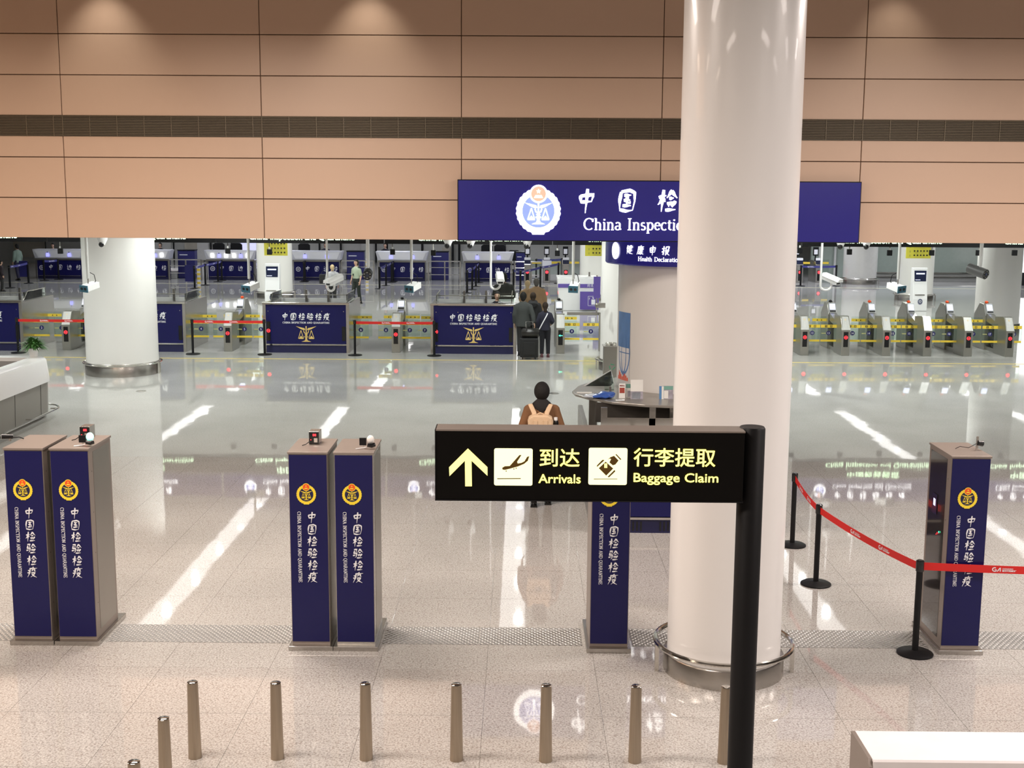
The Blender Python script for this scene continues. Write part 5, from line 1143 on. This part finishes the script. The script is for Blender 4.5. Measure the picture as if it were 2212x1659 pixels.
# ================================================================== people
def remesh(m, name, parent, vox, mt, extra=None, smooth=4):
    me = m.mesh('tmp'); o = bpy.data.objects.new('tmp', me); COL.objects.link(o)
    r = o.modifiers.new('r', 'REMESH'); r.mode = 'VOXEL'; r.voxel_size = vox; r.use_smooth_shade = True
    sm = o.modifiers.new('s', 'SMOOTH'); sm.iterations = smooth; sm.factor = .5
    dg = bpy.context.evaluated_depsgraph_get(); e = bpy.data.meshes.new_from_object(o.evaluated_get(dg))
    bpy.data.objects.remove(o)
    vs = [tuple(v.co) for v in e.vertices]; fs = [tuple(p.vertices) for p in e.polygons]; bpy.data.meshes.remove(e)
    q = MB(); q.add(vs, fs, mt, True)
    if extra:
        for ms, faces, k, s_ in zip([extra.ms[i] for i in extra.m], extra.f, extra.m, extra.sm): pass
        b = len(q.v); q.v += extra.v
        for f, k in zip(extra.f, extra.m): q.f.append([b+i for i in f]); q.m.append(q.mi(extra.ms[k])); q.sm.append(True)
    return q.build(name, parent)
def person(label, loc, rz, h, top, bottom, hair, long_hair=False, sit=None, arms=None, coat=.86, wide=1.0, shoes=BLACKM, stride=0.0, vox=.02, bald=False, name='person', hs=1.05, sleeve=True, collar=None, thick=.018, head_yaw=0):
    t = thing(name, label, 'person', loc, rz); k = h/1.75
    V = lambda x, y, z: Vector((x*k, y*k, z*k))
    dz = 0 if sit is None else (sit/k-.86)
    S = .175*wide
    A = arms or {}
    def arm(sd):
        e, w_ = A.get(sd, ((.222, -.02, 1.12), (.228, .06, .89)))
        return [V(sd*(S-.012), 0, 1.365+dz), V(sd*e[0]*wide, e[1], e[2]+dz), V(sd*w_[0]*wide, w_[1], w_[2]+dz)]
    def legs(sd):
        if sit is not None: return [V(sd*.10, 0, .90+dz), V(sd*.12, .42, .90+dz), V(sd*.12, .44, .10+max(0, dz*.6))]
        yy = stride*sd
        return [V(sd*.09, 0, .90), V(sd*.095, .03+yy*.5, .49), V(sd*.10, yy, .08)]
    def torso(m, g, z0):
        zs = [(z0, .155, .115), (1.0, .150, .112), (1.12, .142, .105), (1.28, .168, .118), (1.37, .172, .108), (1.425, .140, .092), (1.455, .098, .078), (1.485, .066, .062)]
        zs = [q for q in zs if q[0] >= z0]
        m.tube([V(0, 0, z+dz) for z, a, b in zs], [((a*wide+g)*k, (b+g)*k) for z, a, b in zs], mtmp, 18, ref=(1, 0, 0))
    mtmp = SKIN
    # body: one continuous skin from head to feet
    m = MB(); torso(m, 0, .88)
    m.tube([V(0, -.01, 1.42+dz), V(0, .012, 1.56+dz)], [.056*k, .052*k], mtmp, 12); m.ell(V(0, .02, 1.635+dz), .073*k, .092*k, .115*k, mtmp, 18, 12); m.ell(V(0, .045, 1.575+dz), .052*k, .06*k, .045*k, mtmp, 14, 8)
    for sd in (-1, 1):
        m.ell(V(sd*.076, .01, 1.63+dz), .010*k, .02*k, .032*k, mtmp, 8, 6)
        P = arm(sd); m.tube(P, [.050*k, .040*k, .027*k], mtmp, 12); m.ell(P[0], .055*k, .055*k, .055*k, mtmp, 12, 8); m.ell(P[1], .041*k, .041*k, .041*k, mtmp, 10, 6)
        P = legs(sd); m.tube(P, [.085*k, .058*k, .040*k], mtmp, 12); m.ell(P[1], .06*k, .06*k, .06*k, mtmp, 10, 6); m.ell(P[2]+V(0, .05, -.035), .035*k, .09*k, .03*k, mtmp, 10, 6)
    m.ell(V(0, .115, 1.615+dz), .012*k, .018*k, .022*k, mtmp, 8, 6)
    ex = MB()
    for sd in (-1, 1):
        P = arm(sd); d = (P[2]-P[1]).normalized(); side = Vector((0, 1, 0)) if abs(d.y) < .7 else Vector((0, 0, 1)); side = (side-d*side.dot(d)).normalized(); nr = d.cross(side)
        c = P[2]; ex.tube([c-d*.02*k, c+d*.04*k, c+d*.085*k], [(.026*k, .018*k), (.038*k, .016*k), (.036*k, .013*k)], SKIN, 10, ref=side)
        inn = Vector((-sd, 0, 0))
        for j, L in enumerate((.068, .078, .072, .058)):
            b = c+d*.08*k+side*((.027-.018*j)*k); ex.tube([b, b+d*L*.45*k+inn*.006*k, b+d*L*.78*k+inn*.020*k, b+d*L*.95*k+inn*.034*k], [.0088*k, .0082*k, .0075*k, .006*k], SKIN, 6)
        b = c+d*.025*k+side*.03*k; ex.tube([b, b+(d*.02+side*.024+inn*.006)*k, b+(d*.052+side*.030+inn*.016)*k], [.012*k, .010*k, .007*k], SKIN, 6)
    remesh(m, 'body', t, vox, SKIN, ex)
    # face details
    m = MB()
    for sd in (-1, 1):
        m.ell(V(sd*.030, .100, 1.640+dz), .011*k, .009*k, .005*k, mat('eye_white', (.45, .40, .36), .4), 10, 6); m.ell(V(sd*.030, .108, 1.640+dz), .006*k, .005*k, .006*k, BLACKG, 8, 5)
        m.tube([V(sd*.014, .106, 1.662+dz), V(sd*.046, .096, 1.664+dz)], .0045*k, HAIRB, 6)
    m.tube([V(-.022, .102, 1.578+dz), V(0, .108, 1.576+dz), V(.022, .102, 1.578+dz)], .005*k, mat('lips', (.36, .13, .11), .5), 6); m.build('face', t)
    # clothes
    m = MB(); g = thick; torso(m, g, coat if coat > .88 else .88)
    if coat < .88: m.tube([V(0, 0, coat+dz if sit is None else .86+dz), V(0, 0, .9+dz), V(0, 0, 1.02+dz)], [((.172*wide+g)*k, (.13+g)*k), ((.160*wide+g)*k, (.118+g)*k), ((.145*wide+g)*k, (.108+g)*k)], mtmp, 18, ref=(1, 0, 0))
    for sd in (-1, 1):
        P = arm(sd)
        if not sleeve: P = [P[0], P[0]+(P[1]-P[0])*.85]
        else: P = [P[0], P[1], P[2]-(P[2]-P[1])*.04]
        m.tube(P, [(.060+g*.8)*k, (.048+g)*k, (.040+g*.8)*k][:len(P)], mtmp, 12); m.ell(P[0]-V(0, 0, .005), (.060+g)*k, (.062+g*.6)*k, (.052+g)*k, mtmp, 12, 8); m.ell(P[1], (.047+g)*k, (.047+g)*k, (.047+g)*k, mtmp, 10, 6)
    if collar: m.tube([V(0, -.005, 1.44+dz), V(0, -.01, 1.50+dz)], [(.10*k, .085*k), (.078*k, .072*k)], mtmp, 16, ref=(1, 0, 0))
    remesh(m, 'jacket', t, vox, top)
    m = MB(); m.tube([V(0, 0, .86+dz), V(0, 0, .95+dz), V(0, 0, 1.05+dz)], [(.150*wide*k+.012, .112*k+.01), (.158*wide*k+.01, .115*k+.01), (.145*wide*k, .105*k)], mtmp, 16, ref=(1, 0, 0))
    for sd in (-1, 1):
        P = legs(sd); m.tube([P[0], P[1], P[2]+V(0, 0, .02)], [.100*k, .076*k, .066*k], mtmp, 12); m.ell(P[1], .076*k, .076*k, .076*k, mtmp, 10, 6); m.ell(P[0], .1*k, .1*k, .1*k, mtmp, 10, 6)
    remesh(m, 'trousers', t, vox, bottom)
    for sd in (-1, 1):
        P = legs(sd)[2]; q = MB(); q.box(-.048*k, .048*k, -.085*k, .185*k, 0, .03*k, shoes); q.ell((0, .03*k, .045*k), .046*k, .13*k, .045*k, shoes, 14, 8); q.ell((0, -.03*k, .07*k), .044*k, .055*k, .06*k, shoes, 12, 8)
        q.v = [(a, b, max(0, c)) for a, b, c in q.v]; q.build('shoe', t, loc=(P.x, P.y, P.z-.08*k))
    if not bald:
        m = MB(); m.ell(V(0, -.004, 1.650+dz-.1*(hs-1)), .090*k*hs, .105*k*hs, .113*k*(1+(hs-1)*.9), hair, 20, 14)
        q = []
        for (x, y, z) in m.v:      # pull the hair back off the face
            yy = y/k; zz = z/k-dz
            if yy > .02 and zz < 1.685: y = .02*k+(yy-.02)*k*.12; x *= .93
            q.append((x, y, z))
        m.v = q
        m.ell(V(0, -.050, 1.585+dz), .070*k, .055*k, .085*k, hair, 16, 10)
        if long_hair: m.ell(V(0, -.075, 1.50+dz), .055*k, .035*k, .13*k, hair, 14, 10)
        m.build('hair', t)
    return t
def ht(u, v, y): return Y(u, v, y).z
C = cloth
# walker with the beige backpack
wp = G(1168, 1088); wp = Vector((wp.x, 16.8, 0)); wh = ht(1178, 826, 16.8)
t = person('person walking away in a brown jacket with dark hood and a beige backpack', wp, 0, wh, C('brown_leather', (.19, .088, .036)), C('black_trousers', (.012, .012, .014)), HAIRB, stride=.07, hs=1.22, vox=.013, wide=1.03, shoes=BLACKG, collar=1, thick=.03,
           arms={-1: ((.25, -.05, 1.12), (.25, .10, .92)), 1: ((.25, -.05, 1.12), (.25, .10, .92))})
k = wh/1.75
m = MB(); m.tube([(0, -.02*k, 1.49*k), (0, -.05*k, 1.46*k), (0, -.11*k, 1.40*k), (0, -.12*k, 1.34*k)], [(.09*k, .07*k), (.13*k, .07*k), (.10*k, .045*k), (.03*k, .02*k)], C('black_hood', (.012, .010, .010)), 16, ref=(1, 0, 0)); m.build('hood', t, label='black lining of the hood')
BP = C('beige_canvas', (.66, .47, .30)); bx = wp.x-.02
t = thing('backpack', 'beige canvas backpack with a top handle on the back of the walking person', 'backpack', (bx, wp.y-.14, 0))
m = MB(); m.prism([(-.155, .98), (.155, .98), (.175, 1.25), (.15, 1.31), (-.15, 1.31), (-.175, 1.25)], -.17, -.02, 'y', BP); m.build('body', t, .025, seg=3)
m = MB(); m.prism([(-.16, 1.17), (.16, 1.17), (.165, 1.30), (.1, 1.335), (-.1, 1.335), (-.165, 1.30)], -.19, -.02, 'y', BP); m.build('flap', t, .02)
for sd in (-1, 1):
    m = MB(); m.tube([(sd*.07, -.10, 1.27), (sd*.09, -.06, 1.36), (sd*.14, .04, 1.455*k), (sd*.15, .17, 1.40*k)], [(.032, .010)]*4, BP, 8, ref=(1, 0, 0)); m.build('strap', t)
    m = MB(); m.box(sd*.07-.025, sd*.07+.025, -.20, -.185, 1.16, 1.27, BP); m.build('strap_end', t)
m = MB(); m.tube([(-.05, -.11, 1.29), (-.04, -.11, 1.345), (0, -.11, 1.36), (.04, -.11, 1.345), (.05, -.11, 1.29)], .010, BP, 8); m.build('handle', t)
m = MB(); m.box(-.03, .03, -.20, -.185, 1.12, 1.15, STEELD); m.build('buckle', t)
t = thing('flask', 'black flask with pale cap in the side pocket of the beige backpack', 'bottle', (bx+.21, wp.y-.20, 1.0))
m = MB(); m.lathe([(.035, 0), (.04, .02), (.04, .22), (.03, .25)], BLACKG, 16); m.build('body', t); m = MB(); m.lathe([(.026, .25), (.026, .29), (.0001, .295)], WHITEL, 14); m.build('cap', t)
# travellers at gate eight
p = Vector((Y(1130, 700, 32.75).x, 32.75, 0)); hh = ht(1130, 631, 32.75)
person('person in a dark grey suit jacket pulling the black suitcase', p, math.radians(-6), hh, C('grey_suit', (.045, .05, .048)), C('charcoal_trousers', (.022, .022, .022)), HAIRB, wide=1.12, vox=.018, collar=1, coat=.80, arms={-1: ((.215, -.02, 1.12), (.215, .04, .88)), 1: ((.245, -.06, 1.13), (.29, -.16, .90))})
sp = Vector((Y(1143, 760, 32.05).x, 32.05, 0))
t = thing('suitcase', 'black wheeled suitcase standing behind the person in the grey suit', 'suitcase', sp)
m = MB(); m.box(-.24, .24, -.12, .12, .05, .56, C('black_nylon', (.014, .014, .015))); m.build('shell', t, .03, seg=3)
m = MB(); m.box(-.15, .15, -.14, -.12, .12, .46, MATS['cloth_black_nylon']); m.build('front_pocket', t, .01)
m = MB(); m.tube([(-.09, .09, .56), (-.09, .09, .98), (.09, .09, .98), (.09, .09, .56)], .009, CHROME, 8); m.build('pull_handle', t)
for sx in (-.17, .17):
    for sy in (-.08, .08): m = MB(); m.tube([(sx-.012, sy, .028), (sx+.012, sy, .028)], .028, BLACKM, 14); m.build('wheel', t)
t = thing('holdall', 'black leather holdall sitting on top of the black suitcase', 'bag', (sp.x+.02, sp.y-.0, .565))
m = MB(); m.tube([(-.23, 0, .13), (-.20, 0, .13), (.20, 0, .13), (.23, 0, .13)], [(.09, .10), (.125, .12), (.125, .12), (.09, .10)], mat('black_leather', (.014, .013, .012), .28, bump=.5, bscale=14), 16, ref=(0, 0, 1)); m.build('body', t)
m = MB(); m.tube([(-.09, -.1, .2), (-.08, -.04, .33), (0, -.0, .37), (.08, -.04, .33), (.09, -.1, .2)], .012, MATS['black_leather'], 8); m.build('handles', t)
p = Vector((Y(1177, 770, 32.45).x, 32.45, 0)); hg = ht(1180, 653, 32.45)
t = person('person in a navy jacket with a white shoulder strap and light brown ponytail', p, 0, hg, C('navy_jacket', (.018, .018, .035)), C('black_leggings', (.010, .010, .014)), HAIRBR, long_hair=True, wide=.95, vox=.018, shoes=mat('maroon_shoes', (.10, .03, .035), .5), arms={-1: ((.25, -.02, 1.14), (.25, .06, .92)), 1: ((.25, .0, 1.15), (.22, .18, 1.06))})
k = hg/1.75; m = MB(); m.tube([(.09*k, -.02, 1.47*k), (.05*k, -.13, 1.36*k), (-.08*k, -.155, 1.12*k), (-.19*k, -.10, .90*k)], [(.014, .005)]*4, WHITEP, 8, ref=(1, 0, 0)); m.build('shoulder_strap', t, label='white shoulder strap')
p = Vector((Y(1151, 700, 33.9).x, 33.9, 0))
t = person('person in a black hooded coat standing between the grey suit and the tan coat', p, 0, ht(1151, 632, 33.9), C('black_coat', (.012, .012, .013)), MATS['cloth_charcoal_trousers'], HAIRBR, long_hair=True, thick=.035, coat=.75)
m = MB(); k = ht(1151, 632, 33.9)/1.75; m.tube([(0, -.02, 1.47*k), (0, -.13, 1.40*k), (0, -.15, 1.32*k)], [(.13, .08), (.14, .06), (.06, .03)], MATS['cloth_black_coat'], 14, ref=(1, 0, 0)); m.build('hood', t)
p = Vector((Y(1158, 700, 37.4).x, 37.4, 0)); person('tall person in a tan coat with short grey hair', p, 0, ht(1156, 601, 37.4), C('tan_wool', (.30, .19, .10)), C('brown_trousers', (.05, .04, .03)), HAIRG, wide=1.15, thick=.035, coat=.62, collar=1)
p = Vector((Y(1139, 700, 38.2).x, 38.2, 0)); person('person with long blond hair left of the tan coat', p, 0, ht(1140, 606, 38.2), C('camel_coat', (.36, .24, .13)), MATS['cloth_brown_trousers'], HAIRBL, long_hair=True, thick=.03, coat=.70)
p = Vector((Y(1088, 650, 36.6).x, 36.6, 0)); person('person in a black coat standing behind the manned booth', p, math.radians(15), ht(1086, 589, 36.6), C('dark_olive_coat', (.022, .022, .018)), MATS['cloth_charcoal_trousers'], HAIRB, wide=1.12, thick=.04, coat=.6)
# seated officer in the booth
def stool(x, y, z, lab, z0=0):
    t = thing('stool', lab, 'stool', (x, y, z0)); z -= z0; m = MB(); m.lathe([(.17, z-.05), (.18, z-.02), (.16, z)], BLACKM, 20); m.build('seat', t); m = MB(); m.tube([(0, 0, .03), (0, 0, z-.05)], .025, CHROME, 10); m.lathe([(.2, 0), (.2, .015), (.03, .03)], CHROME, 20); m.build('base', t)
yy = 34.05; x_ = Y(1074, 650, yy).x; hs = ht(1074, 631, yy); seat = hs-.86
stool(x_, yy, seat-.10, 'black stool under the seated booth officer')
person('officer in a dark uniform seated in the booth facing the hall', (x_, yy, 0), pi, 1.72, C('dark_uniform', (.012, .012, .02)), MATS['cloth_charcoal_trousers'], HAIRB, sit=seat, arms={-1: ((.24, .12, 1.12), (.14, .32, 1.08)), 1: ((.24, .12, 1.12), (.14, .32, 1.08))}, vox=.016)
t = thing('glass_sneeze_guard', 'low glass guard with white frame on the manned booth ledge', 'screen', (Y(1095, 650, 33.9).x, 33.9, 1.32)); m = MB(); m.box(-.24, .22, 0, .01, 0.02, .26, GLASS); m.build('pane', t); m = MB(); m.tube([(-.24, 0, .01), (.22, 0, .01), (.26, 0, .26)], .010, WHITEL, 8); m.build('frame', t); m = MB(); m.prism([(.22, 0), (.36, 0), (.31, .12), (.31, .27), (.26, .27), (.26, .12)], -.02, .02, 'y', WHITEL); m.build('bracket', t)
# standing officer, woman with rucksack, edge and far people
p = Vector((Y(770, 600, 47.8).x, 47.8, 0)); ho = ht(767, 561, 47.8)
t = person('officer in a pale green short-sleeved shirt and dark trousers looking left', p, pi*.82, ho, C('pale_green_shirt', (.36, .42, .31)), C('dark_green_trousers', (.015, .02, .015)), HAIRB, sleeve=False, coat=1.0, stride=.10, thick=.012)
m = MB(); k = ho/1.75
for sd in (-1, 1): m.box(sd*.16*k-.05, sd*.16*k+.05, -.04, .05, 1.455*k, 1.47*k, BLACKM)
m.box(.03, .07, .13, .145, 1.12*k, 1.20*k, BLACKG); m.build('shoulder_boards', t)
p = Vector((Y(718, 600, 46.6).x, 46.6, 0)); hq = ht(716, 572, 46.6)
t = person('person with pale hair in a black and white jacket behind the J-arm camera', p, math.radians(20), hq, mat('cloth_black_white', (.35, .35, .36), .8, vary=.95, nscale=5), MATS['cloth_charcoal_trousers'], HAIRBL, long_hair=False, wide=1.15, thick=.03)
t = thing('shoulder_bag', 'black shoulder bag at the left hip of the person in black and white', 'bag', (p.x-.36, p.y-.02, .86)); m = MB(); m.box(-.13, .11, -.08, .08, 0, .36, MATS['cloth_black_nylon']); m.build('body', t, .03); m = MB(); m.tube([(-.08, 0, .35), (.02, 0, .52), (.10, 0, .35)], .012, MATS['cloth_black_nylon'], 6); m.build('strap', t)
p = Vector((Y(3, 600, 52.5).x, 52.5, 0)); person('person in a dark uniform cut off by the left edge', p, math.radians(-60), ht(3, 563, 52.5), C('plum_black_uniform', (.02, .012, .016)), MATS['cloth_charcoal_trousers'], HAIRB, thick=.03, coat=.7)
p = Vector((Y(38, 560, 59.0).x, 59.0, 0)); person('officer in a green shirt walking beside the far left counter', p, math.radians(60), ht(35, 527, 59.0), C('green_grey_shirt', (.20, .27, .22)), C('navy_trousers', (.02, .02, .05)), HAIRB, stride=.12, thick=.012)
for (u, v, lab, lh) in ((114, 526, 'officer seated behind the far left border counter', 0), (346, 525, 'officer seated right of the left column with face visible', 0), (703, 525, 'seated person with dark hair beside the white J-arm of the officer camera', 1), (832, 526, 'seated person with dark hair left of the third twin-lens camera pole', 1)):
    yy = 61.6; x_ = Y(u, v+6, yy).x; hs = ht(u, v, yy); seat = hs-.86; 
    stool(x_, yy, seat-.10, 'stool under the '+lab, .36)
    person(lab, (x_, yy, .36), pi, 1.72, MATS['cloth_dark_uniform'], MATS['cloth_charcoal_trousers'], HAIRB, long_hair=False, sit=seat-.36, arms={-1: ((.24, .12, 1.12), (.14, .32, 1.08)), 1: ((.24, .12, 1.12), (.14, .32, 1.08))}, vox=.024)
